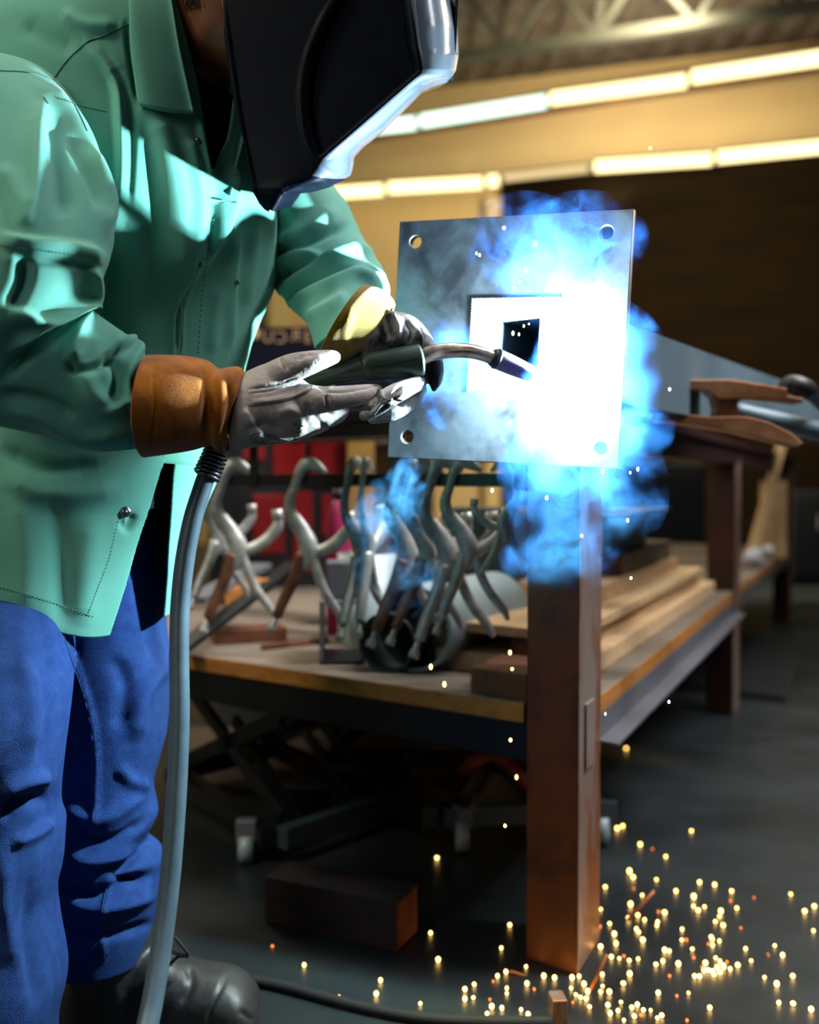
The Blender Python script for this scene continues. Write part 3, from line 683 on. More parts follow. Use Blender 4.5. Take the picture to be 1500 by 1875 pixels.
# ---- scissor lift trolleys under the bench
def caster(px, py, Y, par, r=0.028):
    c = P(px, py, Y); c.z = r
    w_ = tube('caster_wheel', [c + Vector((-.013, 0, 0)), c + Vector((.013, 0, 0))], [r, r], 'galv', par, seg=24)
    box('caster_fork', c + Vector((-.02, -.012, r * .4)), (1, 0, 0), (0, 1, 0), Z_, .04, .024, .045, 'angle_steel', par, .004)
n0 = Pz(516, 1556, 0.03)
t = thing('scissor_lift', n0, 'black scissor lift trolley with slate blue base rail under the bench', 'lift table')
nr = Pz(716, 1486, 0.03); nl = Pz(318, 1432, 0.03)
dr = (nr - n0); dl = (nl - n0)
bar('base_rail', n0 + Z_ * .022, nr + Z_ * .022, 0.03, 0.042, 'lift_rail', t, bev=.002); bar('base_rail', n0 + Z_ * .022 + Vector((-.02, 0, 0)), nl + Z_ * .022, 0.045, 0.035, 'lift', t, bev=.002)
bar('base_rail', n0 + dr + Z_ * .022, n0 + dr + dl + Z_ * .022, 0.04, 0.035, 'lift', t, bev=.002); bar('base_rail', nl + Z_ * .022, nl + dr + Z_ * .022, 0.03, 0.042, 'lift', t, bev=.002)
caster(452, 1556, 1.98, t); caster(nl.x / nl.y * F + 760, 1480, nl.y, t); 
for k in (0.06, 0.94):
    for (u, v_) in ((0.05, 0.95), (0.95, 0.05)):
        a = n0 + dl * u + dr * k + Z_ * 0.05; b = n0 + dl * v_ + dr * k + Z_ * 0.245; bar('scissor_arm', a, b, 0.014, 0.034, 'lift', t, (0, 0, 1), .002)
a = Pz(548, 1506, .05); bar('scissor_arm', a, P(430, 1318, 2.3), .012, .028, 'lift', t); bar('scissor_arm', Pz(655, 1474, .05), P(548, 1325, 2.5), .012, .028, 'lift', t)
bar('cross_tube', n0 + dl * .5 + dr * .0 + Z_ * .15, n0 + dl * .5 + dr + Z_ * .15, .022, .022, 'lift', t)
box('lift_top', n0 + Z_ * .25, dr.normalized(), dl.normalized(), Z_, dr.length, dl.length, 0.035, 'lift', t, .003)
tube('lift_cylinder', [n0 + dl * .75 + dr * .5 + Z_ * .06, n0 + dl * .35 + dr * .5 + Z_ * .2], [.018, .018], 'lift_rail', t)
m0 = Pz(812, 1512, 0.05); m1 = Pz(1128, 1500, 0.05)
t = thing('scissor_lift', m0, 'black lift trolley with caster standing behind the near bench leg', 'lift table')
dm = m1 - m0; bk = Vector((-0.25, 0.42, 0))
bar('base_rail', m0 + Z_ * .02, m1 + Z_ * .02, .03, .04, 'lift_rail', t, bev=.002); bar('base_rail', m0 + bk + Z_ * .02, m1 + bk + Z_ * .02, .03, .04, 'lift', t, bev=.002)
bar('base_rail', m0 + Z_ * .02, m0 + bk + Z_ * .02, .1, .05, 'lift', t, bev=.002); bar('base_rail', m1 + Z_ * .02, m1 + bk + Z_ * .02, .03, .04, 'lift', t, bev=.002)
caster(846, 1520, m0.y - .0, t, .032); caster(1100, 1520, m1.y, t, .032); 
box('pump_body', m0 + bk * .55 + Vector((-.10, 0, -.045)), (1, 0, 0), (0, 1, 0), Z_, .17, .12, .10, 'lift', t, .01)
bar('scissor_arm', m0 + Vector((.04, .02, .05)), m0 + Vector((.16, .1, .24)), .014, .03, 'lift', t); bar('scissor_arm', m0 + Vector((.18, .02, .05)), m0 + Vector((0, .1, .24)), .014, .03, 'lift', t)
bar('scissor_arm', m0 + bk + Vector((.0, 0, .05)), m0 + bk + Vector((.3, 0, .24)), .014, .03, 'lift', t)
for i, (x, y) in enumerate(((835, 1484), (868, 1484), (730, 1398), (770, 1392))):
    c = P(x, y, m0.y - .01 + (0.35 if i > 1 else 0)); tube('bolt', [c, c + Z_ * .012], [.008, .008], 'angle_steel', t, seg=6)
box('lift_top', m0 + Vector((-.1, .02, .24)), dm.normalized(), Vector((0, 1, 0)), Z_, .36, .35, .03, 'lift', t, .003)
hz = lambda x, y, Y: P(x, y, Y)
tag(tube('orange_hose', [Pz(835, 1432, .02), P(862, 1400, 2.0), P(895, 1382, 2.0), P(930, 1396, 2.0), P(962, 1430, 2.0), Pz(1010, 1480, .02)], [.013] * 6, 'hose', None, n=40), 'orange hose looped over the lift trolley under the bench', 'hose')
o = slab('lit_floor_patch', [Pz(330, 1440, .006), Pz(880, 1440, .006), Pz(930, 1345, .006), Pz(330, 1330, .006)], 'tan', kind='thing', th=.005)  # tan sheet stands in for lit floor under the bench
tag(o, 'large tan patch standing in for the lit floor behind the scissor lift', 'lit_floor_patch')

# ---- on the floor in front
a = Pz(727, 1745, .001); b = Pz(485, 1690, .001); c = Pz(765, 1705, .001)
bm = bmesh.new(); lo = [bm.verts.new(p) for p in (a, b, b + c - a, c)]; hi = [bm.verts.new(v.co + Z_ * .077) for v in lo]
bm.faces.new(lo[::-1]); bm.faces.new(hi)
for k in range(4): bm.faces.new((lo[k], lo[(k + 1) % 4], hi[(k + 1) % 4], hi[k]))
bmesh.ops.bevel(bm, geom=bm.edges[:], offset=.002, segments=2, affect='EDGES')
o = from_bm('wood_block', bm, ['wood_black', 'wood_end']); ax = (a - b).normalized()
for p in o.data.polygons:
    if p.normal.dot(ax) > .8: p.material_index = 1
tag(o, 'charred dark timber block with orange end grain on the floor', 'timber')
tag(tube('floor_cable', [Pz(420, 1786, .008), Pz(520, 1806, .008), Pz(640, 1838, .008), Pz(760, 1862, .008), Pz(880, 1870, .008), Pz(1012, 1871, .008)], [.0075] * 6, 'lace', None, n=60), 'thin black cable lying on the floor past the boot', 'cable')
a = Pz(1012, 1880, 0.0)
tag(box('steel_stub', a + Z_ * .001, Vector((1, .1, 0)).normalized(), Vector((-.1, 1, 0)).normalized(), Z_, .021, .03, .034, 'lit_bare_edge', None, .002), 'small upright steel stub on the floor among the sparks', 'steel offcut')
W = [((935, 1778), (1042, 1814), .006, .012, 'orange lit metal strip on the floor against the bench leg foot'),
     ((1082, 1812), (1112, 1748), .004, .05, 'thin metal strip leaning on the corner of the bench leg foot'),
     ((1150, 1684), (1198, 1632), .02, .05, 'glowing thin metal rod right of the bench leg'),
     ((1405, 1746), (1426, 1806), .004, .02, 'small bent wire on the floor near the picture edge')]
for p, q, za, zb, l in W:
    a = Pz(p[0], p[1], za); b = Pz(q[0], q[1], min(za, zb)); 
    if zb > za: b = P(q[0], q[1], a.y)
    tag(tube('metal_strip', [a, a.lerp(b, .5), b], [.0028] * 3, 'wire', None, seg=6), l, 'metal strip')

# ------------------------------------------------------------------ the welder
per = thing('person', Vector((P(100, 1000, 1.3).x, 1.3, 0)), 'person in green jacket, jeans and black welding helmet, bent over the torch', 'person')
PHI = math.radians(52)
Fd = np.array((math.cos(PHI), -math.sin(PHI), 0)); Nd = np.array((-math.sin(PHI), -math.cos(PHI), 0))
#        y    xl   xr   near  far  Yc
TR = [(-120, 250, 420, 285, 410, 1.450), (-60, 215, 445, 292, 425, 1.445), (0, 140, 462, 302, 435, 1.440), (40, 60, 468, 312, 440, 1.435),
      (90, -20, 472, 325, 442, 1.430), (140, -55, 474, 340, 440, 1.425), (200, -70, 478, 360, 436, 1.420), (280, -75, 486, 376, 425, 1.415), (345, -75, 492, 388, 396, 1.410),
      (400, -75, 496, 376, 400, 1.410), (475, -75, 494, 366, 390, 1.405), (520, -72, 486, 350, 372, 1.400), (560, -70, 466, 333, 356, 1.395), (600, -68, 452, 328, 350, 1.390),
      (700, -65, 428, 326, 348, 1.380), (800, -70, 404, 314, 334, 1.370), (860, -75, 390, 297, 322, 1.360), (920, -80, 366, 276, 319, 1.355), (980, -85, 345, 250, 315, 1.350),
      (1040, -88, 334, 231, 311, 1.350), (1100, -92, 325, 208, 306, 1.350), (1120, -94, 322, 200, 304, 1.350)]
def torso(n, shrink=1.0, closed=False, rng=None, m3=(300, 60, 90)):
    T = np.array(TR, float)
    ys = np.linspace(T[0, 0], T[-1, 0], n) if rng is None else np.linspace(rng[0], rng[1], n)
    R = np.stack([ys] + [np.interp(ys, T[:, 0], T[:, k]) for k in range(1, 6)], 1)
    for k in range(1, 6):     # soften the corners of the interpolation
        q = R[:, k].copy()
        for _ in range(60 if n > 200 else 4): q[1:-1] = (q[:-2] + 2 * q[1:-1] + q[2:]) / 4
        R[:, k] = q
    Vs, Cs = [], []
    for i, (y, xl, xr, xn, xf, Yc) in enumerate(R):
        C = np.array(P((xl + xr) / 2, y, Yc)); hw = (xr - xl) / 2 / F * Yc * shrink
        k = hw / math.hypot(0.19 * math.cos(PHI), 0.25 * math.sin(PHI)); a, b = 0.19 * k, 0.25 * k
        de = math.atan2(b * math.sin(PHI), a * math.cos(PHI))
        if closed: th = np.linspace(0, 2 * math.pi, m3[0], endpoint=False); rad = np.ones_like(th)
        else:
            mid = (xl + xr) / 2; h = (xr - xl) / 2
            tt = np.linspace(-de, -de + 2.6, 400); rg = C + (a * np.cos(tt))[:, None] * Fd + (b * np.sin(tt))[:, None] * Nd; px_ = proj(rg)[:, 0]
            t0 = tt[np.argmin(abs(px_ - xn))]; t1 = tt[np.argmin(abs(px_ - xf))]
            if 348 < y < 850: t1 = t0 + 0.0
            e1 = t1 + 2 * math.pi
            th = np.concatenate([np.linspace(t0, t0 + 2.3, m3[0], endpoint=False), np.linspace(t0 + 2.3, e1 - 1.2, m3[1], endpoint=False), np.linspace(e1 - 1.2, e1 + (0.12 if 400 < y < 850 else 0), m3[2])])
            rad = np.ones_like(th); rad[-m3[2] // 3:] -= np.linspace(0, 0.02, len(rad[-m3[2] // 3:]))
        ring = C + (a * np.cos(th) * rad)[:, None] * Fd + (b * np.sin(th) * rad)[:, None] * Nd
        if not closed and y > 900:
            w_ = (y - 900) / 220; ring[:, 2] -= w_ * 0.020 * np.exp(-((th - th[0]) / 0.35) ** 2)
            ring[:, 2] -= w_ * 0.004 * np.sin(th * 7)
        Vs.append(ring); Cs.append(np.tile(C, (len(th), 1)))
    return np.array(Vs), np.array(Cs)
V, C = torso(430)
N = grid_normals(V, C, False)
V = V + N * (noise3(V, 22, 3) * 0.0045 + noise3(V, 55, 5) * 0.0012)[..., None]
N = grid_normals(V, C, False)
CH = [([(160, 82), (206, 145), (217, 215), (220, 335), (205, 440)], 22, 7, 9), ([(185, 90), (232, 170), (240, 260), (232, 400)], 9, 20, -6),
      ([(250, 190), (288, 250), (318, 340), (332, 450), (318, 540)], 30, 26, 9), ([(330, 230), (352, 290), (362, 380), (352, 480)], 16, 14, 6),
      ([(262, 200), (275, 300), (280, 420), (270, 560)], 16, 16, -4), ([(360, 210), (372, 280), (386, 340)], 6, 6, 5),
      ([(235, 430), (240, 540), (250, 640)], 30, 26, 5), ([(205, 470), (190, 560), (200, 640)], 14, 14, -6), ([(232, 40), (238, 100), (252, 190)], 7, 5, -5),
      ([(432, 300), (430, 350), (418, 410), (385, 465), (368, 490)], 6, 22, 7), ([(395, 350), (388, 420), (372, 470)], 8, 8, -5),
      ([(436, 420), (424, 520), (420, 640)], 7, 18, 6), ([(400, 520), (392, 590), (388, 650)], 12, 12, 3), ([(368, 480), (352, 520), (334, 570), (331, 660)], 3.5, 22, 5), ([(356, 505), (326, 565), (322, 650)], 8, 3, -6),
      ([(470, 400), (462, 480), (448, 560)], 12, 12, 4), ([(110, 20), (150, 45), (215, 50)], 14, 14, 4), ([(40, 40), (90, 70), (140, 90)], 18, 18, -3),
      ([(0, 870), (70, 900), (140, 905), (230, 890)], 20, 20, 4), ([(30, 900), (50, 1000), (50, 1130)], 26, 26, 2.5), ([(95, 900), (108, 1030), (112, 1150)], 24, 20, -3),
      ([(170, 940), (160, 1040), (150, 1150)], 26, 24, 2.5), ([(222, 950), (232, 965), (245, 940)], 9, 9, -4), ([(0, 820), (90, 860), (180, 850)], 16, 16, -4)]
V = strokes(V, N, CH)
v, f = grid(V)
jk = link('jacket', mesh('jacket', v, f), 'jacket', per, True); so = jk.modifiers.new('s', 'SOLIDIFY'); so.thickness = 0.003; so.offset = -1
def flip_if_needed(o, Nrm):
    pass
# sleeves
def cloth_loft(rows, n, m, ST, ns, amp, e=1.0, parent=None, name='sleeve', mt='jacket', caps=True, seed=1, solid=0):
    V, C = loft(rows, n, m, e); N = grid_normals(V, C)
    V = V + N * (noise3(V, ns, seed) * amp)[..., None]
    N = grid_normals(V, C); V = strokes(V, N, ST)
    v, f = grid(V, cv=True, caps=caps); o = link(name, mesh(name, v, f), mt, parent, True)
    if solid: s = o.modifiers.new('s', 'SOLIDIFY'); s.thickness = solid; s.offset = 0
    return o
SL = [([(0, 433), (42, 449), (104, 453), (158, 462), (193, 474)], 12, 30, 9), ([(0, 455), (60, 475), (140, 482), (185, 495)], 10, 10, -5),
      ([(158, 462), (162, 500), (166, 537), (141, 562), (83, 583), (15, 565)], 16, 8, 9), ([(45, 470), (42, 516), (18, 566)], 12, 14, -8),
      ([(10, 690), (40, 655), (100, 608), (150, 570), (178, 580)], 10, 12, -10), ([(25, 640), (80, 600), (140, 562), (170, 555)], 14, 8, 8),
      ([(128, 668), (140, 620), (160, 585), (178, 575)], 10, 14, 9), ([(122, 652), (140, 678), (183, 668), (214, 640), (224, 618)], 7, 9, -8),
      ([(205, 608), (232, 628), (248, 618), (252, 640), (232, 678), (234, 720), (255, 748)], 12, 10, 6), ([(196, 640), (215, 690), (200, 740)], 12, 12, -6),
      ([(262, 756), (235, 736), (190, 752)], 9, 9, 4), ([(150, 660), (170, 720), (240, 760)], 18, 18, 6), ([(0, 745), (70, 760), (150, 800), (240, 790)], 14, 14, 5), ([(0, 720), (80, 735), (140, 765)], 12, 12, -5),
      ([(78, 185), (70, 283), (66, 340), (58, 420)], 14, 22, 7), ([(98, 200), (105, 300), (120, 400)], 22, 22, -6),
      ([(60, 155), (110, 190), (150, 250), (176, 330), (195, 420)], 16, 12, 7), ([(130, 250), (160, 320), (185, 390)], 9, 9, -5), ([(150, 275), (178, 330), (196, 380), (194, 430)], 8, 8, 5), ([(0, 300), (30, 360), (50, 430)], 18, 18, 4),
      ([(268, 665), (272, 740), (274, 815)], 8, 10, -3)]
rs = [(-105, 122, 40, 118, 1.25, .03), (-125, 145, 98, 142, 1.23, .075), (-150, 205, 146, 205, 1.20, .09), (-160, 300, 181, 300, 1.165, .095), (-170, 400, 200, 415, 1.13, .095),
      (-172, 500, 190, 470, 1.11, .095), (-170, 600, 172, 520, 1.10, .09), (-130, 720, 156, 556, 1.10, .085), (-30, 772, 178, 574, 1.12, .08), (70, 798, 214, 598, 1.125, .073), (165, 826, 250, 624, 1.13, .066), (235, 824, 270, 652, 1.13, .052), (298, 812, 294, 672, 1.135, .042)]
s1 = cloth_loft(rs, 330, 230, SL, 30, 0.0035, 1.0, jk, seed=8)
FS = [([(492, 498), (545, 466), (600, 474), (668, 440)], 10, 14, 8), ([(505, 540), (570, 500), (640, 470), (698, 462)], 12, 9, 8), ([(495, 520), (560, 485), (640, 455)], 8, 8, -8), ([(525, 560), (600, 527), (660, 505), (716, 535)], 12, 9, 8),
      ([(515, 548), (590, 512), (650, 490)], 7, 7, -8), ([(560, 585), (610, 560), (640, 540)], 12, 12, 5), ([(500, 450), (560, 425), (620, 380)], 18, 18, 6), ([(490, 470), (560, 446), (640, 410)], 8, 8, -6)]
rf = [(455, 380, 560, 318, 1.54, .075), (480, 420, 598, 332, 1.54, .08), (486, 470, 632, 366, 1.53, .08), (492, 512, 650, 405, 1.515, .075), (512, 538, 672, 452, 1.49, .07), (536, 566, 700, 488, 1.44, .062), (560, 592, 712, 520, 1.37, .055), (578, 640, 716, 560, 1.29, .048)]
s2 = cloth_loft(rf, 200, 170, FS, 34, 0.003, 1.0, jk, seed=4)
bv = bvh_of([jk, s1, s2]); bj = bvh_of([jk])
# collar leaf
V = np.zeros((60, 34, 3))
Lc = catmull([(226, -60), (235, 0), (240, 90), (253, 190)], 60); Rc = catmull([(300, -60), (315, 0), (331, 92), (357, 209)], 60)
for i in range(60):
    for k in range(34):
        t_ = k / 33; x = Lc[i, 0] * (1 - t_) + Rc[i, 0] * t_; y = Lc[i, 1] * (1 - t_) + Rc[i, 1] * t_ + 4 * math.sin(t_ * 3.1) * (i / 59)
        Y = 1.255 + 0.055 * t_ ** 1.5 + 0.09 * (1 - i / 59) ** 1.2 * 0.6
        h = hit(x, y, bj, 0.0)
        if h is not None: Y = min(Y, h.y - 0.008) if i > 0 else Y; Y = h.y - 0.009 if t_ < 0.55 else min(h.y - .009, Y + 0.1)
        V[i, k] = P(x, y, Y)
for _ in range(20):
    V[1:-1, 1:-1, 1] = (V[:-2, 1:-1, 1] + V[2:, 1:-1, 1] + V[1:-1, :-2, 1] + V[1:-1, 2:, 1]) / 4
    V[-1, :, 1] = V[-2, :, 1]; V[:, -1, 1] = V[:, -2, 1]; V[0, :, 1] = V[1, :, 1]; V[:, 0, 1] = V[:, 1, 1]
v, f = grid(V); co = link('collar', mesh('collar', v, f), 'jacket', jk, True); so = co.modifiers.new('s', 'SOLIDIFY'); so.thickness = 0.004; so.offset = 0
bc = bvh_of([co])
# far collar leaf inside the V
V = np.zeros((30, 16, 3)); Lc = catmull([(455, 150), (436, 240), (412, 300), (390, 345)], 30); Rc = catmull([(475, 160), (450, 250), (434, 310), (424, 360)], 30)
for i in range(30):
    for k in range(16):
        t_ = k / 15; V[i, k] = P(Lc[i, 0] * (1 - t_) + Rc[i, 0] * t_, Lc[i, 1] * (1 - t_) + Rc[i, 1] * t_, 1.41 - 0.02 * t_ - .06 * (i / 29))
v, f = grid(V); o = link('collar', mesh('collar', v, f), 'jacket', jk, True); s_ = o.modifiers.new('s', 'SOLIDIFY'); s_.thickness = 0.003
SM = dict(r=0.0007, m=mat('dark_green_seam', srgb(52, 118, 102), 0.8), parent=jk)
for nm, pts in (('yoke_seam', [(97, 146), (122, 112), (160, 77), (185, 68), (235, 44)]), ('hem_seam', [(0, 1076), (60, 1092), (120, 1112), (172, 1130)]),
                ('front_seam', [(215, 955), (200, 1020), (178, 1080), (160, 1128)]), ('placket_seam', [(392, 400), (372, 520), (362, 660)]), ('armhole_seam', [(0, 130), (50, 133), (97, 148), (132, 185), (160, 240)]), ('elbow_seam', [(0, 449), (50, 455), (100, 462), (155, 470), (188, 485)])):
    seam(nm, pts, bv, n=90, dash=nm in ('hem_seam', 'placket_seam', 'elbow_seam', 'front_seam'), **SM)
def snap(x, y, b=bv):
    h = hit(x, y, b, 0.001)
    if h is None: return
    n = (CAM - h).normalized(); tube('snap', [h - n * .001, h + n * .0022, h + n * .0026], [.0068, .0062, .001], 'snap', jk, seg=24)
    tube('snap', [h + n * .0022, h + n * .0040], [.0026, .0022], 'snap', jk, seg=16)
snap(229, 937); 
for x, y in ((361, 258), (367, 486), (434, 517)):
    h = hit(x, y, bv, .001)
    if h is not None: n = (CAM - h).normalized(); tube('snap', [h, h + n * .002], [.0036, .003], 'snap', jk, seg=16)
# scuff marks
me_st = mat('soot_smear', srgb(60, 84, 66), 0.9)
for i, (pts, r) in enumerate((([(152, 196), (172, 200), (196, 205)], .0008), ([(80, 178), (88, 190)], .001), ([(105, 180), (126, 186), (140, 192)], .0009), ([(118, 182), (150, 196)], .0006))):
    seam('soot_mark', pts, bv, r, me_st, jk, 16, -0.0003)
# undershirt
V, C = torso(60, 0.84, True, (175, 930), (90, 0, 0)); v, f = grid(V, cv=True, caps=True); link('undershirt', mesh('undershirt', v, f), 'shirt', per, True)

# jeans
bm = bmesh.new()
far = [(70, 860, 285, 860, 1.40, .09), (85, 950, 292, 950, 1.40, .09), (92, 1030, 290, 1030, 1.40, .088), (100, 1150, 300, 1150, 1.40, .086), (108, 1240, 309, 1240, 1.395, .085), (112, 1340, 301, 1342, 1.39, .083), (112, 1400, 286, 1400, 1.385, .08), (108, 1446, 275, 1446, 1.38, .08),
       (108, 1500, 284, 1498, 1.38, .08), (106, 1545, 264, 1543, 1.38, .078), (104, 1572, 293, 1570, 1.38, .08), (104, 1640, 288, 1640, 1.38, .08), (106, 1700, 279, 1700, 1.38, .078), (112, 1762, 268, 1748, 1.38, .075)]
near = [(-110, 960, 100, 960, 1.34, .07), (-125, 1050, 110, 1050, 1.31, .08), (-140, 1150, 122, 1150, 1.25, .09), (-132, 1250, 118, 1250, 1.20, .095), (-130, 1330, 109, 1330, 1.18, .095), (-133, 1400, 101, 1400, 1.18, .09), (-138, 1480, 95, 1480, 1.20, .09), (-138, 1530, 104, 1530, 1.20, .09),
        (-130, 1600, 98, 1600, 1.20, .088), (-125, 1650, 89, 1650, 1.20, .086), (-122, 1700, 94, 1700, 1.20, .086), (-118, 1800, 108, 1800, 1.20, .09), (-110, 1890, 90, 1890, 1.20, .088), (-100, 1965, 92, 1965, 1.20, .086)]
for R in (far, near):
    V, C = loft(R, 110, 64, 0.85 if R is far else 0.7); add_grid(bm, V)
capsule(bm, [P(70, 800, 1.36), P(110, 800, 1.42)], [.11, .11]); capsule(bm, [P(60, 900, 1.34), P(20, 1040, 1.32)], [.08, .08]); capsule(bm, [P(170, 860, 1.40), P(185, 980, 1.40)], [.085, .08])
JS = [([(120, 1150), (140, 1220), (163, 1290), (177, 1380), (176, 1460), (172, 1545)], 5, 5, 4), ([(200, 1620), (190, 1680), (190, 1760)], 5, 5, 4), ([(262, 1545), (230, 1580), (215, 1605), (270, 1612)], 12, 10, -9), ([(120, 1560), (170, 1575), (240, 1560), (285, 1560)], 12, 14, 8),
      ([(110, 1610), (160, 1640), (230, 1618), (285, 1600)], 10, 10, -8), ([(120, 1650), (200, 1662), (285, 1640)], 12, 12, 7), ([(130, 1700), (200, 1712), (280, 1690)], 9, 9, -6), ([(110, 1480), (190, 1500), (270, 1450)], 14, 14, 5), ([(130, 1530), (200, 1540), (270, 1500)], 10, 10, -6),
      ([(305, 1210), (260, 1280), (250, 1360)], 16, 16, 6), ([(205, 1200), (230, 1260), (215, 1340)], 16, 16, -4), ([(270, 1110), (285, 1170), (300, 1240)], 10, 10, 5), ([(215, 1400), (240, 1430), (275, 1440)], 12, 12, 4),
      ([(0, 1500), (40, 1470), (90, 1460)], 14, 14, -8), ([(0, 1450), (45, 1430), (92, 1425)], 14, 12, 8), ([(20, 1545), (60, 1530), (95, 1505)], 10, 12, 7), ([(10, 1560), (5, 1650), (30, 1780)], 16, 16, 5), ([(60, 1600), (50, 1700), (70, 1850)], 14, 14, -4), ([(40, 1200), (60, 1290), (50, 1380)], 20, 20, 5), ([(90, 1180), (85, 1300), (75, 1400)], 12, 12, -4)]
jn = fuse('jeans', bm, 0.0036, 3, 'denim', per, JS)
bjn = bvh_of([jn])
for dx in (-5, 6):
    seam('side_seam', [(120 + dx, 1160), (140 + dx, 1220), (163 + dx, 1290), (177 + dx, 1380), (177 + dx, 1460), (172 + dx, 1545)], bjn, .0007, 'denim_dark', jn, 90, dash=dx > 0)
    seam('side_seam', [(200 + dx, 1625), (190 + dx, 1680), (190 + dx, 1755)], bjn, .0007, 'denim_dark', jn, 30, dash=dx > 0)
# boots
def boot(rows, shaft, Y, lab):
    bm = bmesh.new(); V, C = loft(rows, 60, 40, 0.8); add_grid(bm, V)
    capsule(bm, shaft[0], shaft[1])
    b = fuse('boot', bm, 0.003, 3, 'boot', per, [([(420, 1778), (402, 1815), (385, 1850), (378, 1880)], 3, 5, -2.5), ([(345, 1765), (350, 1800), (330, 1840)], 8, 8, -3), ([(440, 1850), (465, 1870)], 5, 5, -3)])
    return b
fb = [(118, 1790, 118, 1890, 1.39, .03), (130, 1765, 130, 1895, 1.39, .038), (200, 1745, 200, 1896, 1.38, .04), (280, 1732, 285, 1896, 1.37, .043), (330, 1756, 330, 1896, 1.365, .047), (375, 1770, 372, 1896, 1.36, .052), (415, 1777, 410, 1896, 1.355, .055), (448, 1795, 446, 1895, 1.35, .052), (468, 1822, 467, 1890, 1.35, .04), (474, 1850, 474, 1878, 1.35, .012)]
b1 = boot(fb, ([P(200, 1690, 1.39), P(215, 1760, 1.385), P(225, 1830, 1.38)], [.062, .06, .05]), 1.36, '')
bb = bvh_of([b1])
V, C = loft([(r[0] - 3 if i == 0 else r[0], 1886, r[2], 1906, r[4], r[5] + .005) for i, r in enumerate(fb)], 50, 24, 0.5)
V[:, :, 2] = np.clip(V[:, :, 2], 0.001, 0.018); v, f = grid(V, cv=True, caps=True); link('sole', mesh('sole', v, f), 'sole', b1, False)
for x, y in ((310, 1766), (303, 1738)):
    h = hit(x, y, bb, .0015)
    if h is not None: n = (CAM - h).normalized(); tube('eyelet', [h - n * .001, h + n * .0012], [.0042, .003], 'brassy', b1, seg=20)
for pts in ([(300, 1722), (318, 1716), (332, 1730), (346, 1748)], [(305, 1735), (320, 1745), (345, 1752)], [(311, 1765), (326, 1752), (340, 1750)]):
    q = [P(x, y, 1.325) for x, y in pts]; tube('lace', q, [.0022] * len(q), 'lace', b1, n=14, seg=8)
nb = [(x, y - 58, x2, y2 - 57, Y + .05, t_) for x, y, x2, y2, Y, t_ in [(-100, 2010, -100, 2090, 1.16, .03), (-80, 1985, -80, 2100, 1.16, .04), (20, 1970, 20, 2100, 1.15, .042), (100, 1985, 100, 2100, 1.14, .046), (160, 2005, 160, 2098, 1.14, .052), (210, 2025, 210, 2094, 1.14, .05), (235, 2060, 235, 2086, 1.14, .02)]]
b2 = boot(nb, ([P(-5, 1900, 1.20), P(0, 1985, 1.20)], [.06, .055]), 1.2, '')

# body under the clothes: one continuous skin
def wr(x, y, Y): return P(x, y, Y)
bm = bmesh.new()
capsule(bm, [wr(120, 800, 1.42), wr(170, 600, 1.42), wr(215, 400, 1.42), wr(255, 260, 1.43)], [.09, .095, .105, .09], 20)
capsule(bm, [wr(250, 250, 1.43), wr(330, 130, 1.41), wr(385, 40, 1.375)], [.07, .066, .066], 20)
sph(bm, wr(462, -60, 1.34), .105, (0.95, 0.78, 1.15), 4)                        # skull
capsule(bm, [wr(430, 40, 1.35), wr(520, 95, 1.335), wr(560, 100, 1.335)], [.068, .045, .032], 18)   # jaw and chin
capsule(bm, [wr(585, -5, 1.335), wr(605, 25, 1.335)], [.014, .019])                # nose
capsule(bm, [wr(585, 55, 1.31), wr(585, 55, 1.36)], [.011, .011])              # lips
for s_ in (-1, 1): sph(bm, wr(425, -10, 1.34 + s_ * .083), .03, (.6, .25, 1.0), 3)   # ears
capsule(bm, [wr(235, 260, 1.42), wr(80, 250, 1.28), wr(10, 280, 1.20)], [.06, .045, .045]); capsule(bm, [wr(10, 280, 1.20), wr(5, 430, 1.13), wr(5, 650, 1.12)], [.045, .045, .04])
capsule(bm, [wr(5, 650, 1.12), wr(110, 705, 1.125), wr(180, 722, 1.13), wr(280, 742, 1.135), wr(440, 748, 1.155)], [.04, .036, .034, .03, .024])
capsule(bm, [wr(300, 260, 1.45), wr(460, 320, 1.51), wr(530, 400, 1.545)], [.06, .045, .04]); capsule(bm, [wr(530, 400, 1.545), wr(605, 510, 1.475), wr(645, 580, 1.36), wr(690, 615, 1.275)], [.04, .03, .026, .022])
capsule(bm, [wr(90, 820, 1.40), wr(0, 1120, 1.30), wr(-10, 1400, 1.21), wr(-8, 1850, 1.2), wr(10, 1985, 1.2)], [.07, .055, .045, .035, .035])
capsule(bm, [wr(160, 820, 1.41), wr(190, 1050, 1.40), wr(200, 1350, 1.39), wr(195, 1700, 1.385), wr(215, 1830, 1.38)], [.07, .058, .045, .035, .033])
body = fuse('body', bm, 0.006, 5, 'skin', per)
# hair: a short crop over the skull and a trace of beard at the jaw hinge
bm = bmesh.new(); bmesh.ops.create_icosphere(bm, subdivisions=4, radius=1, matrix=Matrix.Translation(wr(460, -95, 1.34)) @ Matrix.Diagonal((.104, .088, .12, 1)))
from_bm('hair', bm, 'hair', per, True)
bm = bmesh.new()
rnd = random.Random(3); bbd = bvh_of([body])
for k in range(170):
    x = rnd.gauss(352, 9); y = rnd.uniform(-30, 14); h = hit(x, y, bbd, 0.0005)
    if h is not None:
        q = hit(x + rnd.uniform(-3, 4), y + rnd.uniform(5, 12), bbd, 0.0015)
        if q is not None and (q - h).length < .03: tube_bm(bm, [h, q], [.0005, .0002], 4)
from_bm('beard_hairs', bm, 'hair', per)

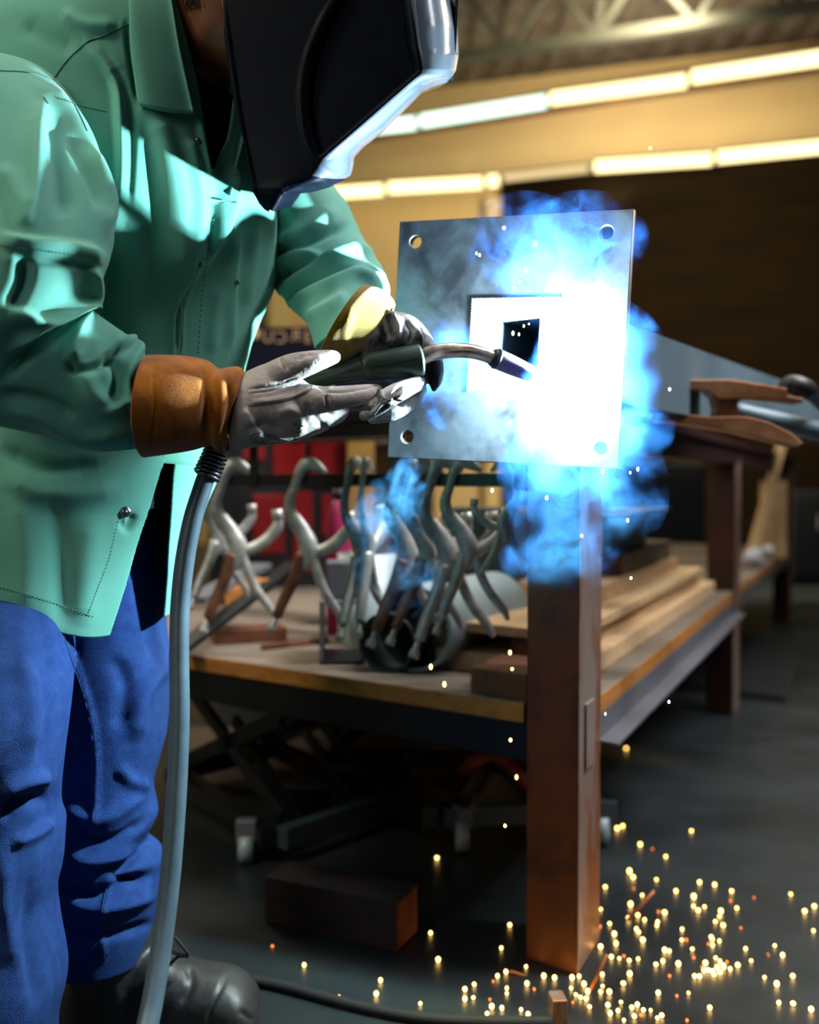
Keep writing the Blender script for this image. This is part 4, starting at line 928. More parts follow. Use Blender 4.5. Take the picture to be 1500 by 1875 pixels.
# welding helmet
Lt = [(-230, 470), (-170, 425), (-100, 408), (0, 410), (60, 414), (150, 426), (230, 441), (310, 459), (350, 469), (368, 478), (380, 488), (384, 494)]
Rt = [(-230, 640), (-170, 720), (-100, 790), (-40, 818), (0, 826), (50, 834), (100, 836), (127, 831), (137, 824), (143, 797), (152, 776), (166, 764), (232, 700), (262, 660), (272, 651), (284, 641), (300, 640), (318, 636), (330, 618), (340, 598), (347, 575), (352, 535), (356, 522), (366, 516), (376, 507), (384, 500)]
Ct = [(-230, 560), (-170, 640), (-100, 715), (0, 745), (90, 758), (128, 768), (136, 766), (150, 750), (292, 586), (310, 575), (330, 560), (345, 530), (356, 512), (368, 506), (384, 497)]
it = lambda T, y: np.interp(y, [a for a, b in T], [b for a, b in T])
def helmet():
    ys = np.concatenate([np.linspace(-230, 120, 130, endpoint=False), np.linspace(120, 384, 230)]); W = .112; YC = 1.335; na, nb_ = 150, 60
    V = np.zeros((len(ys), 2 * (na + nb_) - 1, 3)); PX = np.zeros((len(ys), 2 * (na + nb_) - 1)); Wn = np.zeros_like(PX)
    for i, y in enumerate(ys):
        L, R, Cx = it(Lt, y), it(Rt, y), it(Ct, y); Cx = min(Cx, R - 3)
        xs = np.concatenate([np.linspace(L, Cx, na, endpoint=False), Cx + (R - Cx) * np.sin(np.linspace(0, math.pi / 2, nb_))])
        u = np.clip((xs - Cx) / (R - Cx), 0, 1); bk = np.clip((Cx - xs) / max(Cx - L, 1), 0, 1)
        top = 1.0 if y > -60 else math.sqrt(max(0.05, 1 - ((-60 - y) / 185) ** 2))
        bot = 1.0 if y < 345 else 1 - .1 * ((y - 345) / 39)
        w_ = W * top * bot * np.sqrt(np.clip(1 - u ** 2.4, 0, 1)) * (1 - 0.10 * bk ** 2)
        arcx = np.interp(y, [-230, -12, 50, 110, 160, 205, 250, 290, 306, 312], [680, 622, 590, 567, 559, 559, 565, 580, 594, 640])
        if y < 311:
            inn = np.clip((xs - arcx) / 17.0, 0, 1) * np.clip((Cx - xs) / 7.0, 0, 1)
            w_ = w_ - 0.0105 * inn * inn * (3 - 2 * inn)
        pts = np.array([P(x, y, YC - q) for x, q in zip(xs, w_)]); farp = pts.copy(); farp[:, 1] = 2 * YC - pts[:, 1]; farp[:, 2] += 0.30 * 2 * w_
        V[i] = np.concatenate([pts, farp[::-1][1:]]); PX[i] = np.concatenate([xs, xs[::-1][1:]])
    C = np.zeros_like(V); C[:] = V.mean(1, keepdims=True); C[..., 1] = YC
    N = grid_normals(V, C, False)
    nn = (na + nb_)
    ST = [([(618, -12), (585, 50), (562, 110), (553, 160), (553, 205), (559, 250), (574, 290), (600, 314), (634, 322)], 4, 5, 1.6),
          ([(750, -20), (763, 88), (771, 130)], 4, 4, 1.5), ([(778, 143), (690, 217), (600, 293)], 4, 4, -2), ([(520, 352), (535, 345), (590, 340)], 8, 5, -2), ([(412, 10), (416, 60), (442, 230), (470, 350), (488, 378)], 4, 3, 2)]
    near_half = strokes(V[:, :nn], N[:, :nn], ST); D = near_half - V[:, :nn]
    V[:, :nn] = near_half; Dm = D.copy(); Dm[..., 1] *= -1; V[:, nn:] += Dm[:, ::-1][:, 1:]
    v, f = grid(V)
    me = mesh('helmet', v, f)
    o = link('welding_helmet', me, ['helmet', 'helmet_clear'], per, True)
    cols = V.shape[1] - 1
    for k, p in enumerate(o.data.polygons):
        i, jx = divmod(k, cols); jj = jx if jx < nn else 2 * nn - 2 - jx
        if jj >= na + 3 and ys[i] < 322: p.material_index = 1
    s_ = o.modifiers.new('s', 'SOLIDIFY'); s_.thickness = 0.003; s_.offset = -1
    return o
hel = helmet()
o = P(826, 100, 1.335)
box('lens_window', P(829, 95, 1.285), Vector((.06, 0, 1)).normalized(), (0, 1, 0), Vector((1, 0, -.06)).normalized(), .085, .10, .004, 'black', hel, .001)
tube('headband_knob', [P(520, -60, 1.225), P(520, -60, 1.213)], [.02, .018], 'helmet', hel, seg=24)

# near glove (right hand): cuff, palm, thumb on top, index finger along the torch, the rest curled behind
HS = 0.9
def PH(x, y, Y): return P(x, y, Y * HS)
def R_(px, Y): return px * Y * HS / F
def sc_rows(rows): return [(r[0], r[1], r[2], r[3], r[4] * HS, r[5] * .95) for r in rows]
g1b = bmesh.new()
V, C = loft(sc_rows([(452, 680, 420, 826, 1.275, .032), (480, 668, 468, 819, 1.28, .036), (510, 662, 515, 812, 1.29, .036), (540, 682, 550, 800, 1.30, .034), (562, 700, 585, 782, 1.31, .028), (572, 706, 600, 768, 1.315, .02)]), 50, 40); add_grid(g1b, V)
capsule(g1b, [PH(485, 700, 1.275), PH(530, 676, 1.275), PH(568, 664, 1.28), PH(600, 656, 1.29), PH(612, 654, 1.295)], [R_(r, 1.28) for r in (30, 27, 22, 16, 13)], 20)
capsule(g1b, [PH(548, 730, 1.285), PH(588, 732, 1.285), PH(630, 727, 1.30), PH(668, 721, 1.325), PH(690, 716, 1.345)], [R_(r, 1.3) for r in (29, 25, 21, 18, 14)], 20)
capsule(g1b, [PH(545, 765, 1.31), PH(590, 765, 1.325), PH(622, 752, 1.35), PH(618, 725, 1.375), PH(590, 708, 1.38)], [R_(r, 1.32) for r in (26, 22, 18, 15, 13)], 18)
capsule(g1b, [PH(530, 785, 1.32), PH(565, 782, 1.335), PH(596, 768, 1.36), PH(592, 740, 1.38), PH(562, 722, 1.385)], [R_(r, 1.32) for r in (22, 19, 17, 15, 12)], 18)
capsule(g1b, [PH(500, 790, 1.325), PH(530, 795, 1.345), PH(556, 785, 1.365), PH(552, 760, 1.385), PH(528, 740, 1.385)], [R_(r, 1.32) for r in (20, 17, 15, 13, 11)], 18)
G1 = [([(455, 712), (500, 706), (548, 692)], 2.2, 2.2, -1.6), ([(455, 739), (505, 733), (540, 725), (568, 710), (572, 700)], 5, 2.5, 1.6), ([(456, 720), (490, 716), (512, 710), (548, 699)], 2, 2, -.8),
      ([(512, 655), (520, 668), (526, 678)], 3, 3, -2), ([(450, 790), (480, 775), (520, 790)], 8, 8, -3), ([(446, 745), (462, 775), (480, 800)], 6, 10, 3.5), ([(598, 720), (602, 740), (608, 758)], 4, 5, -3), ([(575, 702), (590, 708), (598, 716)], 4, 4, -2),
      ([(585, 716), (630, 718), (690, 706)], 3, 2, -1.3), ([(545, 660), (560, 650), (575, 650)], 4, 4, -1.5), ([(500, 760), (540, 750), (580, 770)], 10, 10, 2), ([(560, 735), (575, 760), (600, 790)], 6, 6, -2), ([(520, 740), (550, 770), (545, 800)], 8, 8, 1.5)]
g1 = fuse('glove', g1b, 0.0018, 4, 'leather', per, G1); g1['label'] = 'pale grey leather glove with orange suede cuff on the near hand'
bg = bvh_of([g1])
for k, pts in enumerate(([(455, 711), (500, 705), (546, 692)], [(456, 719), (488, 715), (512, 709), (549, 698)], [(454, 734), (504, 729), (542, 719), (560, 708)], [(454, 743), (504, 738), (539, 729), (568, 713), (573, 704)], [(582, 718), (630, 719), (690, 706)])):
    seam('stitching', pts, bg, .00035, 'thread', g1, 110, .0002, dash=k != 3)
bm = bmesh.new()
me = text_mesh('LMAN', 1.0); co_ = [v_.co.copy() for v_ in me.vertices]; x0_ = min(c.x for c in co_); x1_ = max(c.x for c in co_)
vs = []
for c in co_:
    u = (c.x - x0_) / (x1_ - x0_); x = 541 + u * 10 + c.y * (-16) ; y = 814 - u * 36 + c.y * (-3)
    h = hit(x, y, bg, .0004); vs.append(bm.verts.new(h if h is not None else PH(x, y, 1.28)))
for p in me.polygons:
    try: bm.faces.new([vs[i] for i in p.vertices])
    except ValueError: pass
from_bm('printed_lettering', bm, 'ink', g1)
bm = bmesh.new()
def ink(pts, n=40, close=True, r=.00032):
    q = catmull(pts + ([pts[0]] if close else []), n); H = [hit(x, y, bg, .0002) for x, y in q]; H = [h for h in H if h is not None]
    if len(H) > 1: tube_bm(bm, H, r, 5)
ink([(460, 801), (464, 795), (478, 793), (497, 797), (516, 803), (526, 806), (518, 810), (498, 812), (474, 812), (463, 808)])
ink([(467, 802), (474, 799), (488, 801), (491, 806), (482, 810), (471, 808)], 24); ink([(477, 802), (482, 803), (484, 806), (479, 807)], 12); ink([(491, 803), (505, 804), (513, 808)], 12, False); ink([(486, 797), (500, 800), (512, 804)], 12, False)
ink([(538, 777), (541, 774), (544, 777), (541, 780)], 14, True, .0002); ink([(540, 778), (541, 776), (542, 778)], 6, False, .0002)
from_bm('printed_emblem', bm, 'ink', g1)
def cuff(rows, ST, m, par, seed):
    return cloth_loft(sc_rows(rows), 90, 120, ST, 60, .0012, 1.0, par, 'suede_cuff', m, False, seed, .0035)
c1 = cuff([(277, 653, 263, 834, 1.245, .068), (300, 653, 292, 830, 1.247, .064), (345, 655, 342, 823, 1.255, .058), (380, 663, 374, 816, 1.262, .050), (402, 678, 390, 816, 1.268, .046), (425, 674, 400, 826, 1.272, .046), (440, 675, 408, 829, 1.276, .044), (450, 688, 416, 828, 1.28, .038)],
          [([(372, 662), (376, 700), (374, 770), (366, 815)], 9, 7, -2.5), ([(398, 675), (404, 720), (398, 790)], 8, 8, 1.8), ([(415, 690), (420, 740), (405, 800)], 6, 6, -2.5), ([(283, 660), (284, 740), (274, 825)], 3, 3, -1.2)], 'suede', g1, 5)
bcf = bvh_of([c1]); seam('stitching', [(286, 660), (290, 700), (288, 760), (277, 826)], bcf, .0004, 'thread', g1, 50, dash=True)

# far glove (left hand) cradling the front of the torch from behind
g2b = bmesh.new()
capsule(g2b, [PH(668, 606, 1.38), PH(705, 606, 1.38), PH(742, 612, 1.385), PH(770, 632, 1.40)], [R_(r, 1.41) for r in (38, 37, 35, 27)], 20)
capsule(g2b, [PH(700, 655, 1.43), PH(740, 665, 1.43), PH(770, 675, 1.42)], [R_(r, 1.41) for r in (40, 40, 26)], 18)
capsule(g2b, [PH(680, 645, 1.47), PH(745, 655, 1.475)], [R_(r, 1.41) for r in (40, 40)], 18)  # extra hidden palm bulk, added to block arc light from the chest
capsule(g2b, [PH(765, 634, 1.405), PH(786, 646, 1.40), PH(796, 670, 1.395), PH(797, 696, 1.39), PH(795, 712, 1.388)], [R_(r, 1.39) for r in (20, 18, 17, 14, 6)], 18)
capsule(g2b, [PH(772, 690, 1.40), PH(762, 703, 1.36), PH(722, 722, 1.305), PH(688, 744, 1.295), PH(668, 760, 1.30)], [R_(r, 1.37) for r in (15, 15, 18, 17, 11)], 18)
capsule(g2b, [PH(768, 712, 1.415), PH(748, 736, 1.385), PH(715, 756, 1.355), PH(682, 768, 1.35)], [R_(r, 1.39) for r in (15, 17, 16, 9)], 18)
capsule(g2b, [PH(670, 632, 1.42), PH(700, 628, 1.395), PH(735, 622, 1.39)], [R_(r, 1.4) for r in (20, 20, 14)], 16)
G2 = [([(672, 600), (700, 580), (730, 583)], 4, 6, 3), ([(715, 575), (730, 600), (722, 625)], 5, 6, 4), ([(690, 580), (705, 605), (700, 630)], 6, 6, -3.5), ([(742, 585), (755, 610), (745, 632)], 4, 5, -3), ([(760, 600), (770, 620), (768, 640)], 4, 4, 3), ([(672, 690), (700, 730), (676, 765)], 4, 5, 2.5), ([(735, 705), (722, 730), (745, 745)], 4, 4, -3),
      ([(690, 755), (715, 738), (770, 715)], 3, 3, -3), ([(700, 745), (730, 725), (760, 712)], 5, 5, 2.5), ([(655, 605), (665, 630), (655, 645)], 4, 4, -3), ([(680, 640), (700, 632), (720, 636)], 3, 3, -3)]
g2 = fuse('glove', g2b, 0.0018, 3, ['leather_dirty', 'leather_black'], per, G2); g2['label'] = 'sooty grey leather glove with yellow suede cuff on the far hand'
co = np.array([tuple(v_.co) for v_ in g2.data.vertices]) + np.array(per.location); pxy = proj(co)
fi = [p.vertices[0] for p in g2.data.polygons]
for p, k in zip(g2.data.polygons, fi):
    x, y = pxy[k]
    if (y > 648 and x > 772) or (y > 690 and x < 700 and y < 752 and x + y < 1432): p.material_index = 1  # index finger and lower fingertips darker than the rest
c2 = cuff([(672, 526, 584, 664, 1.375, .078), (686, 529, 594, 668, 1.375, .075), (702, 536, 612, 672, 1.38, .064), (716, 548, 634, 674, 1.385, .054), (722, 560, 652, 670, 1.39, .044)], [([(640, 560), (630, 620), (640, 660)], 8, 8, 2)], 'suede_yellow', g2, 9)

# ------------------------------------------------------------------ welding torch and its cable
tc_ = thing('welding_torch', PH(770, 660, 1.365), 'wire welding torch with dark green grip, curved bright neck and long grey cable', 'welding torch')
def rp(px, Y): return px * Y * HS / F
hp = [(400, 812, 1.315, 15), (430, 782, 1.325, 17), (480, 740, 1.335, 19), (540, 708, 1.34, 19), (600, 690, 1.345, 16.5), (640, 680, 1.348, 20), (668, 673, 1.35, 24.5)]
gr = tube('grip', [PH(x, y, Y) for x, y, Y, r in hp], [rp(r, Y) for x, y, Y, r in hp], 'grip', tc_, seg=40, n=60)
hd = [(664, 674, 1.35, 25), (668, 673, 1.35, 27), (674, 672, 1.35, 27.6), (720, 667, 1.357, 29), (766, 660.5, 1.363, 30.5), (770, 660, 1.364, 30), (773, 659.5, 1.3642, 27), (773.5, 659.4, 1.3642, 14)]
tube('grip_collar', [PH(x, y, Y) for x, y, Y, r in hd], [rp(r, Y) for x, y, Y, r in hd], 'grip', gr, seg=48)
nk = [(768, 657, 1.363, 15), (786, 649, 1.367, 15), (805, 644, 1.372, 14.5), (830, 641.5, 1.379, 14), (860, 643, 1.388, 13.5), (885, 649, 1.395, 13), (906, 657, 1.40, 13)]
neck = tube('neck', [PH(x, y, Y) for x, y, Y, r in nk], [rp(r, Y) for x, y, Y, r in nk], 'chrome', tc_, seg=32, n=50)
for x, y in ((792, 646), (798, 645)):
    pass
cr = [(900, 653), (904, 655), (907, 656.5), (910, 658), (914, 660)]
tube('locking_ring', [PH(900, 653, 1.399), PH(903, 654.4, 1.3995), PH(904, 654.8, 1.3997), PH(907, 656, 1.4005), PH(908, 656.5, 1.401), PH(914, 659, 1.402)], [rp(r, 1.38) for r in (15, 18, 16, 19, 20, 19)], 'dark_steel', neck, seg=32)
nz = [(908, 656, 1.401, 17.5), (914, 659, 1.402, 18.3), (935, 668, 1.407, 18), (955, 677, 1.411, 16.5), (973, 685, 1.415, 14.5)]
V = []
d_ = None
q = catmull([list(PH(x, y, Y)) + [rp(r, Y)] for x, y, Y, r in nz], 24)
nozz = tube('nozzle', [r[:3] for r in q], [r[3] for r in q], 'nozzle', tc_, seg=36)
tube('contact_tip', [PH(973, 685, 1.415), PH(982, 689, 1.417)], [.0035, .003], 'nozzle', nozz, seg=16)
tube('wire_electrode', [PH(980, 688, 1.416), PH(1004, 698, 1.425)], [.0006, .0006], 'chrome', nozz, seg=8)
# trigger side seam of the grip
bgp = bvh_of([bpy.data.objects['grip_collar']])
seam('mould_line', [(680, 672), (720, 665), (766, 655)], bgp, .0003, 'lace', gr, 30)
# strain relief spring and cable
cpts = [(404, 808, 1.312), (398, 822, 1.305), (388, 848, 1.30), (377, 874, 1.295)]
q = catmull([PH(*p) for p in cpts], 200); bm = bmesh.new(); pts, fr = frames([Vector(x) for x in q]); hel_ = []
L_ = 11
for i, (p, (t_, n_, b_)) in enumerate(zip(pts, fr)):
    a = i / 199 * L_ * 2 * math.pi; r = rp(19.5 + 3.5 * i / 199, 1.3); hel_.append(p + n_ * math.cos(a) * r + b_ * math.sin(a) * r)
sp = tube('strain_relief_spring', [p for p in hel_], .0019, 'spring', tc_, seg=8, n=420)
tube('spring_core', [PH(*p) for p in cpts], [.0104] * 4, 'lace', sp, seg=20, n=12)
cb = [(379, 868, 1.296), (368, 902, 1.29), (352, 955, 1.28), (338, 1030, 1.27), (330, 1110, 1.26), (328, 1200, 1.245), (329, 1300, 1.23), (326, 1400, 1.215), (320, 1500, 1.20), (312, 1600, 1.185), (300, 1700, 1.165), (285, 1800, 1.14), (267, 1890, 1.11), (230, 2020, 1.05)]
end = Pz(120, 2180, .012)
q = [P(x, y, Y * (HS if i < 3 else min(1.0, HS + .0 * i))) for i, (x, y, Y) in enumerate(cb)] + [end, Pz(-60, 2200, .012)]
tube('cable', q, [.0101, .0105, .0106] + [.0107] * (len(q) - 3), 'rubber', tc_, seg=28, n=160)

# ------------------------------------------------------------------ the base plate and the square tube it is welded to
TL, TR_, BR, BL = PH(731, 409, 1.545), PH(1149, 384, 1.405), PH(1141, 858, 1.405), PH(713, 835, 1.545)
U = ((TR_ - TL) + (BR - BL)).normalized(); Wd = ((BL - TL) + (BR - TR_)).normalized(); Wd = (Wd - U * Wd.dot(U)).normalized(); Nn = U.cross(Wd).normalized()
if Nn.y < 0: Nn = -Nn
ctr = (TL + TR_ + BR + BL) / 4; hw_ = ((TR_ - TL).length + (BR - BL).length) / 4; hh_ = ((BL - TL).length + (BR - TR_).length) / 4
def on_plate(px, py):
    d = (PH(px, py, 1) - CAM).normalized(); t_ = (ctr - CAM).dot(Nn) / d.dot(Nn); p = CAM + d * t_ - ctr; return p.dot(U), p.dot(Wd)
pt = thing('steel_plate', ctr, 'square bluish steel base plate with bolt holes and a square centre opening', 'steel plate')
sq = [on_plate(858, 550), on_plate(1028, 546), on_plate(1024, 716), on_plate(856, 712)]
sc_ = (sum(p[0] for p in sq) / 4, sum(p[1] for p in sq) / 4); sh_ = 0.0585
cuts = [[(sc_[0] + a * sh_, sc_[1] + b * sh_) for a, b in ((-1, -1), (1, -1), (1, 1), (-1, 1))]]
for px, py in ((761, 443), (1111, 425), (746, 800), (1100, 822)):
    c = on_plate(px, py); cuts.append([(c[0] + .0095 * math.cos(k * math.pi / 16), c[1] + .0095 * math.sin(k * math.pi / 16)) for k in range(32)])
cv = bpy.data.curves.new('p', 'CURVE'); cv.dimensions = '2D'; cv.fill_mode = 'BOTH'; cv.extrude = .005; cv.bevel_depth = .0012; cv.bevel_resolution = 1
for ring in [[(-hw_, -hh_), (hw_, -hh_), (hw_, hh_), (-hw_, hh_)]] + cuts:
    sp_ = cv.splines.new('POLY'); sp_.points.add(len(ring) - 1); sp_.use_cyclic_u = True
    for k, (a, b) in enumerate(ring): sp_.points[k].co = (a, b, 0, 1)
o = bpy.data.objects.new('p', cv); COL.objects.link(o); me = evaluate(o); bpy.data.objects.remove(o)
Mx = Matrix((U, Wd, Nn)).transposed().to_4x4(); Mx.translation = ctr + Nn * .006
me.transform(Mx); me.materials.clear()
pl_ = link('plate', me, ['plate', 'plate_edge'], pt)
for p in pl_.data.polygons: p.material_index = 0 if abs(p.normal.dot(Nn)) > .8 else 1
# square tube: flush with the plate face, running back along the bench top
T_ = Vector((.527, .85, 0)).normalized()
tb = thing('square_steel_tube', ctr, 'long blue grey square steel tube lying along the bench, welded into the plate', 'steel tube')
c0_ = ctr + U * sc_[0] + Wd * sc_[1]
s_o, wall_ = .0575, .024
o0 = c0_ + Nn * .0005
Dn = Nn
X_, Y_ = U, Wd
L0 = 2.3
# direction: plate normal pulled level
Dl = Vector((Nn.x, Nn.y, 0)).normalized()
def wallbox(name, u0, v0, lu, lv):
    bm = bmesh.new(); a = [o0 + U * (u0 + i * lu) + Wd * (v0 + j_ * lv) for i, j_ in ((0, 0), (1, 0), (1, 1), (0, 1))]
    lo = [bm.verts.new(p) for p in a]; hi = [bm.verts.new(p + T_ * L0) for p in a]
    bm.faces.new(lo); bm.faces.new(hi[::-1])
    for k in range(4): bm.faces.new((lo[k], hi[k], hi[(k + 1) % 4], lo[(k + 1) % 4]))
    bmesh.ops.recalc_face_normals(bm, faces=bm.faces[:]); return from_bm(name, bm, 'tube_steel', tb)
wallbox('tube_wall', -s_o, -s_o, 2 * s_o, wall_); wallbox('tube_wall', -s_o, s_o - wall_, 2 * s_o, wall_)
wallbox('tube_wall', -s_o, -s_o + wall_, wall_, 2 * s_o - 2 * wall_); wallbox('tube_wall', s_o - wall_, -s_o + wall_, wall_, 2 * s_o - 2 * wall_)
# weld bead: the finished part around the tube, still glowing near the arc
bm = bmesh.new(); rng = random.Random(5)
cor = [(-s_o, s_o), (-s_o, -s_o), (s_o, -s_o), (s_o, s_o)]
for k in range(3):
    a, b = cor[k], cor[k + 1]
    for i in range(34):
        u = i / 34; x = a[0] * (1 - u) + b[0] * u; y = a[1] * (1 - u) + b[1] * u
        sph(bm, o0 + U * x * 1.02 + Wd * y * 1.02, .0022, sub=1)
tag(from_bm('weld_bead', bm, 'chrome', None, True), 'rippled weld bead around the square opening of the plate', 'weld'); bpy.data.objects['weld_bead'].parent = None

# ------------------------------------------------------------------ arc, smoke and sparks
a_, b_ = on_plate(1036, 674); ap = ctr + U * a_ + Wd * b_ - Nn * .0085
bm = bmesh.new(); sph(bm, ap, .0065, sub=3)
ao = from_bm('welding_arc', bm, 'arc', None, True); tag(ao, 'blinding white welding arc at the torch tip', 'arc')
po.location = ap - Nn * .006

def smoke(name, blobs, dens, label, nscale=9.0, thr=(0.42, 0.62), col=(0.045, 0.21, 0.80), dist=2.0, step=0.0, wisp=False):
    """blobs: (px,py,Y,rx_px,rz_px,ry_m,weight)"""
    cs = [(PH(x, y, Y), rx * Y * HS / F, rz * Y * HS / F, ry, w_) for x, y, Y, rx, rz, ry, w_ in blobs]
    lo = Vector([min(c[0][k] - (c[1], c[3], c[2])[k] for c in cs) for k in range(3)]); hi = Vector([max(c[0][k] + (c[1], c[3], c[2])[k] for c in cs) for k in range(3)])
    bm = bmesh.new()
    for c, rx, rz, ry, w_ in cs: sph(bm, c, 1.0, (rx * 1.02, ry * 1.02, rz * 1.02), 3)
    me = bpy.data.meshes.new('t'); bm.to_mesh(me); bm.free(); o = bpy.data.objects.new('t', me); COL.objects.link(o)
    r = o.modifiers.new('r', 'REMESH'); r.mode = 'VOXEL'; r.voxel_size = .008
    me2 = evaluate(o); bpy.data.objects.remove(o)
    m = bpy.data.materials.new(name); m.use_nodes = True; nt = m.node_tree; nt.nodes.clear(); Nw = nt.nodes.new; Lk = nt.links.new
    out = Nw('ShaderNodeOutputMaterial'); vs = Nw('ShaderNodeVolumeScatter'); vs.inputs['Color'].default_value = (*col, 1); vs.inputs['Anisotropy'].default_value = 0.0
    Lk(vs.outputs[0], out.inputs['Volume'])
    geo = Nw('ShaderNodeNewGeometry')
    # billow the position first so the puffs curl
    n1 = Nw('ShaderNodeTexNoise'); n1.inputs['Scale'].default_value = nscale; n1.inputs['Detail'].default_value = 5; n1.inputs['Roughness'].default_value = .6; Lk(geo.outputs['Position'], n1.inputs['Vector'])
    sub = Nw('ShaderNodeVectorMath'); sub.operation = 'SUBTRACT'; Lk(n1.outputs['Color'], sub.inputs[0]); sub.inputs[1].default_value = (.5, .5, .5)
    mul = Nw('ShaderNodeVectorMath'); mul.operation = 'SCALE'; mul.inputs['Scale'].default_value = 0.10 * dist; Lk(sub.outputs[0], mul.inputs[0])
    add = Nw('ShaderNodeVectorMath'); Lk(geo.outputs['Position'], add.inputs[0]); Lk(mul.outputs[0], add.inputs[1])
    acc = None
    for c, rx, rz, ry, w_ in cs:
        s = Nw('ShaderNodeVectorMath'); s.operation = 'SUBTRACT'; Lk(add.outputs[0], s.inputs[0]); s.inputs[1].default_value = c
        d = Nw('ShaderNodeVectorMath'); d.operation = 'DIVIDE'; Lk(s.outputs[0], d.inputs[0]); d.inputs[1].default_value = (rx, ry, rz)
        l = Nw('ShaderNodeVectorMath'); l.operation = 'LENGTH'; Lk(d.outputs[0], l.inputs[0])
        mr = Nw('ShaderNodeMapRange'); mr.interpolation_type = 'SMOOTHSTEP'; mr.inputs['From Min'].default_value = 1.0; mr.inputs['From Max'].default_value = 0.25; mr.inputs['To Max'].default_value = w_
        Lk(l.outputs['Value'], mr.inputs['Value'])
        if acc is None: acc = mr.outputs['Result']
        else:
            mx = Nw('ShaderNodeMath'); mx.operation = 'MAXIMUM'; Lk(acc, mx.inputs[0]); Lk(mr.outputs['Result'], mx.inputs[1]); acc = mx.outputs[0]
    n2 = Nw('ShaderNodeTexNoise'); n2.inputs['Scale'].default_value = nscale * 3.6; n2.inputs['Detail'].default_value = 7; n2.inputs['Roughness'].default_value = .62; n2.inputs['Distortion'].default_value = .9
    Lk(geo.outputs['Position'], n2.inputs['Vector'])
    if wisp:
        a1 = Nw('ShaderNodeMath'); a1.operation = 'SUBTRACT'; Lk(n2.outputs['Fac'], a1.inputs[0]); a1.inputs[1].default_value = .5
        a2 = Nw('ShaderNodeMath'); a2.operation = 'ABSOLUTE'; Lk(a1.outputs[0], a2.inputs[0])
        mr = Nw('ShaderNodeMapRange'); mr.inputs['From Min'].default_value = .05; mr.inputs['From Max'].default_value = .0; Lk(a2.outputs[0], mr.inputs['Value'])
    else:
        mr = Nw('ShaderNodeMapRange'); mr.interpolation_type = 'SMOOTHSTEP'; mr.inputs['From Min'].default_value = thr[0]; mr.inputs['From Max'].default_value = thr[1]; mr.inputs['To Min'].default_value = 0.04; Lk(n2.outputs['Fac'], mr.inputs['Value'])
    p1 = Nw('ShaderNodeMath'); p1.operation = 'MULTIPLY'; Lk(acc, p1.inputs[0]); Lk(mr.outputs['Result'], p1.inputs[1])
    p2 = Nw('ShaderNodeMath'); p2.operation = 'MULTIPLY'; Lk(p1.outputs[0], p2.inputs[0]); p2.inputs[1].default_value = dens
    Lk(p2.outputs[0], vs.inputs['Density'])
    o = link(name, me2, m, None); tag(o, label, 'smoke', None, 'stuff')
    return o
smoke('weld_smoke', [(1085, 690, 1.37, 150, 150, .075, 1.0), (1145, 765, 1.36, 95, 105, .075, 1.15), (1020, 500, 1.385, 120, 130, .05, .6), (1060, 860, 1.40, 150, 150, .075, .9), (1070, 440, 1.375, 120, 90, .045, .55), (1030, 1010, 1.42, 120, 100, .06, .8), (1140, 900, 1.40, 85, 110, .06, 1.0), (815, 680, 1.46, 85, 110, .035, 1.8), (960, 440, 1.43, 120, 90, .03, .45)],
      17, 'thick white and blue billow of welding smoke rolling off the plate', 8.5)
smoke('smoke_curl', [(705, 950, 1.47, 75, 75, .04, 1.0), (745, 890, 1.46, 40, 60, .03, .9), (730, 1060, 1.48, 90, 90, .03, .35)], 24, 'thin blue curl of smoke drifting in front of the pliers', 13, wisp=True, col=(.09, .34, .70))

Z8 = [(838,131),(807,406),(826,397),(1062,413),(886,460),(928,474),(974,501),(188,507),(849,553),(862,573),(942,580),(766,606),(864,610),(893,633),(1009,620),(1090,590),(1142,598),(1200,620),(1070,640),(1197,652),(1218,678),(1403,630),(1484,673),(1451,690),(853,666),(751,681),(949,690),(970,695),(1069,671),(1085,687),(1107,673),(1163,690),(1158,706),(1277,641),(846,714),(878,703),(901,718),(946,725),(943,737),(781,731),(748,741),(873,750),(881,760),(797,768),(1030,750),(1144,724),(1171,738),(1232,745),(1481,755),(166,763),(438,736),(895,789),(803,800),(1029,787),(1045,787),(1065,818),(970,823),(986,825),(750,812),(1134,785),(1158,790),(1120,800),(1135,805),(1130,778),(1248,817),(1348,806),(1375,840),(787,846),(830,842),(814,850),(848,858),(879,852),(940,872),(964,860),(1017,871),(1070,847),(1267,858),(409,814),(192,856),(494,878),(425,897),(396,911),(381,928),(555,912),(592,918),(652,918),(676,912),(850,905),(756,906),(987,910),(1073,912),(1090,913),(1313,915),(1355,940),(1410,912),(497,938),(522,955),(428,952),(428,970),(316,940),(284,957),(284,990),(313,985),(370,990),(131,1005),(376,1017),(411,1021),(360,1040),(477,1026),(501,1045),(597,983),(620,983),(649,952),(693,940),(706,965),(665,975),(681,985),(655,1000),(700,990),(750,965),(780,967),(757,945),(828,938),(948,970),(1012,978),(1052,968),(712,1017),(775,1012),(820,1000),(857,1020),(876,1010),(888,1043),(866,1050),(897,1028),(922,1028),(960,1047),(945,1055),(1125,1021),(1047,1062),(1362,1003),(1411,1007),(1473,1027),(830,1062),(783,1040),(810,1030),(1100,880),(1110,868),(1120,892),(1135,897),(1150,882),(1160,860),(1172,880),(1184,862),(1195,887),(1221,875),(1145,848),(1105,893),(1140,907),(1160,900)]
FL = [(700 + x / 1.875, 1300 + y / 1.875) for x, y in Z8] + [(250 + x / 1.667, 1200 + y / 1.667) for x, y in ((415, 885), (512, 943), (618, 1039), (745, 990), (732, 1032), (921, 928))]
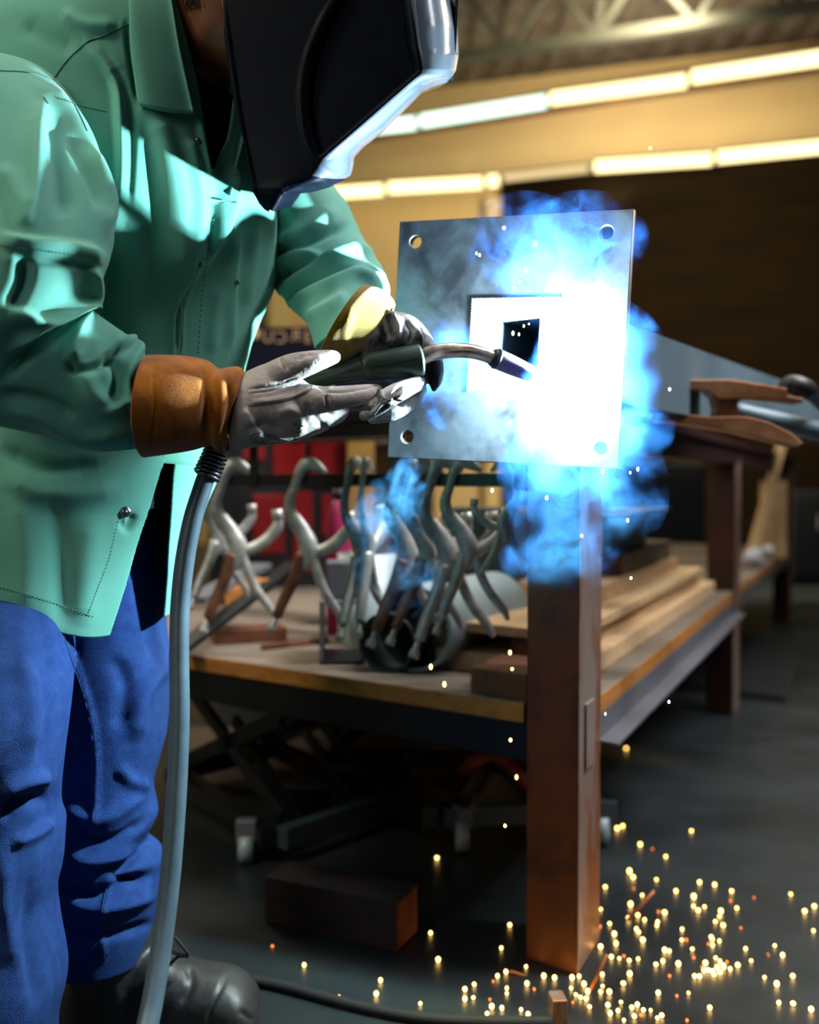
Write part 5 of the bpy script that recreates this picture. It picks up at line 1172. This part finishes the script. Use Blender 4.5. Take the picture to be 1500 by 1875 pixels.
bm = bmesh.new(); sph(bm, (0, 0, 0), 1, sub=2); sm = bpy.data.meshes.new('spark'); bm.to_mesh(sm); bm.free(); sm.materials.append(M['spark'])
sm2 = sm.copy(); sm2.materials.clear(); sm2.materials.append(M['ember']); sm3 = sm.copy(); sm3.materials.clear(); sm3.materials.append(M['spark_hot'])
rg = random.Random(11)
for i, (x, y) in enumerate(FL):
    q = Pz(x, y, 0.004); dim = i % 7 == 5
    if dim: r = rg.uniform(.0018, .0024); me = sm2
    else: r = rg.uniform(.0022, .0036); me = sm
    q.z = r + .0005
    o = bpy.data.objects.new('spark', me); COL.objects.link(o); o.location = q; o.scale = (r, r, r * rg.uniform(.9, 1.3))
    tag(o, 'dull orange ember spark lying on the dark concrete floor' if dim else 'small glowing yellow spark bouncing on the dark concrete floor', 'spark', 'orange embers on the floor' if dim else 'yellow sparks on the floor')
AIR = [(680 + x / 2.632, 350 + y / 2.632) for x, y in ((640,177),(507,300),(522,308),(745,383),(790,253),(715,437),(1128,539),(1150,683),(1038,533),(687,465),(670,1110),(940,1297),(583,1442),(846,1478),(1115,1350),(1248,1357),(1285,1340),(1015,1662),(1236,1587),(798,1177),(600,716),(683,685),(735,650),(760,640),(712,690),(1020,636))] + [(1000 + x / 2.5, 580 + y / 2.5) for x, y in ((373,932),(389,1196),(563,1763),(164,1003),(272,1818),(566,332))] + [(789, 1221), (814, 1253), (935, 1355), (946, 1423), (925, 1512), (938, 1225), (934, 1195), (800, 1571), (1191, 271)]
for i, (x, y) in enumerate(AIR):
    big = i >= 32
    o = bpy.data.objects.new('spark', sm if big else sm3); COL.objects.link(o); Y = 1.32 if y < 900 else rg.uniform(1.28, 1.45); o.location = P(x, y, Y * .9 if not big else 1.40)
    r = rg.uniform(.0010, .0019) if not big else rg.uniform(.0018, .0026); o.scale = (r, r, r * rg.uniform(1, 1.8)); 
    tag(o, 'yellow spark falling through the air below the plate, before the shelf and leg' if big else 'tiny white hot spark flying around the plate and its smoke', 'spark', 'falling yellow sparks' if big else 'white sparks in the air')
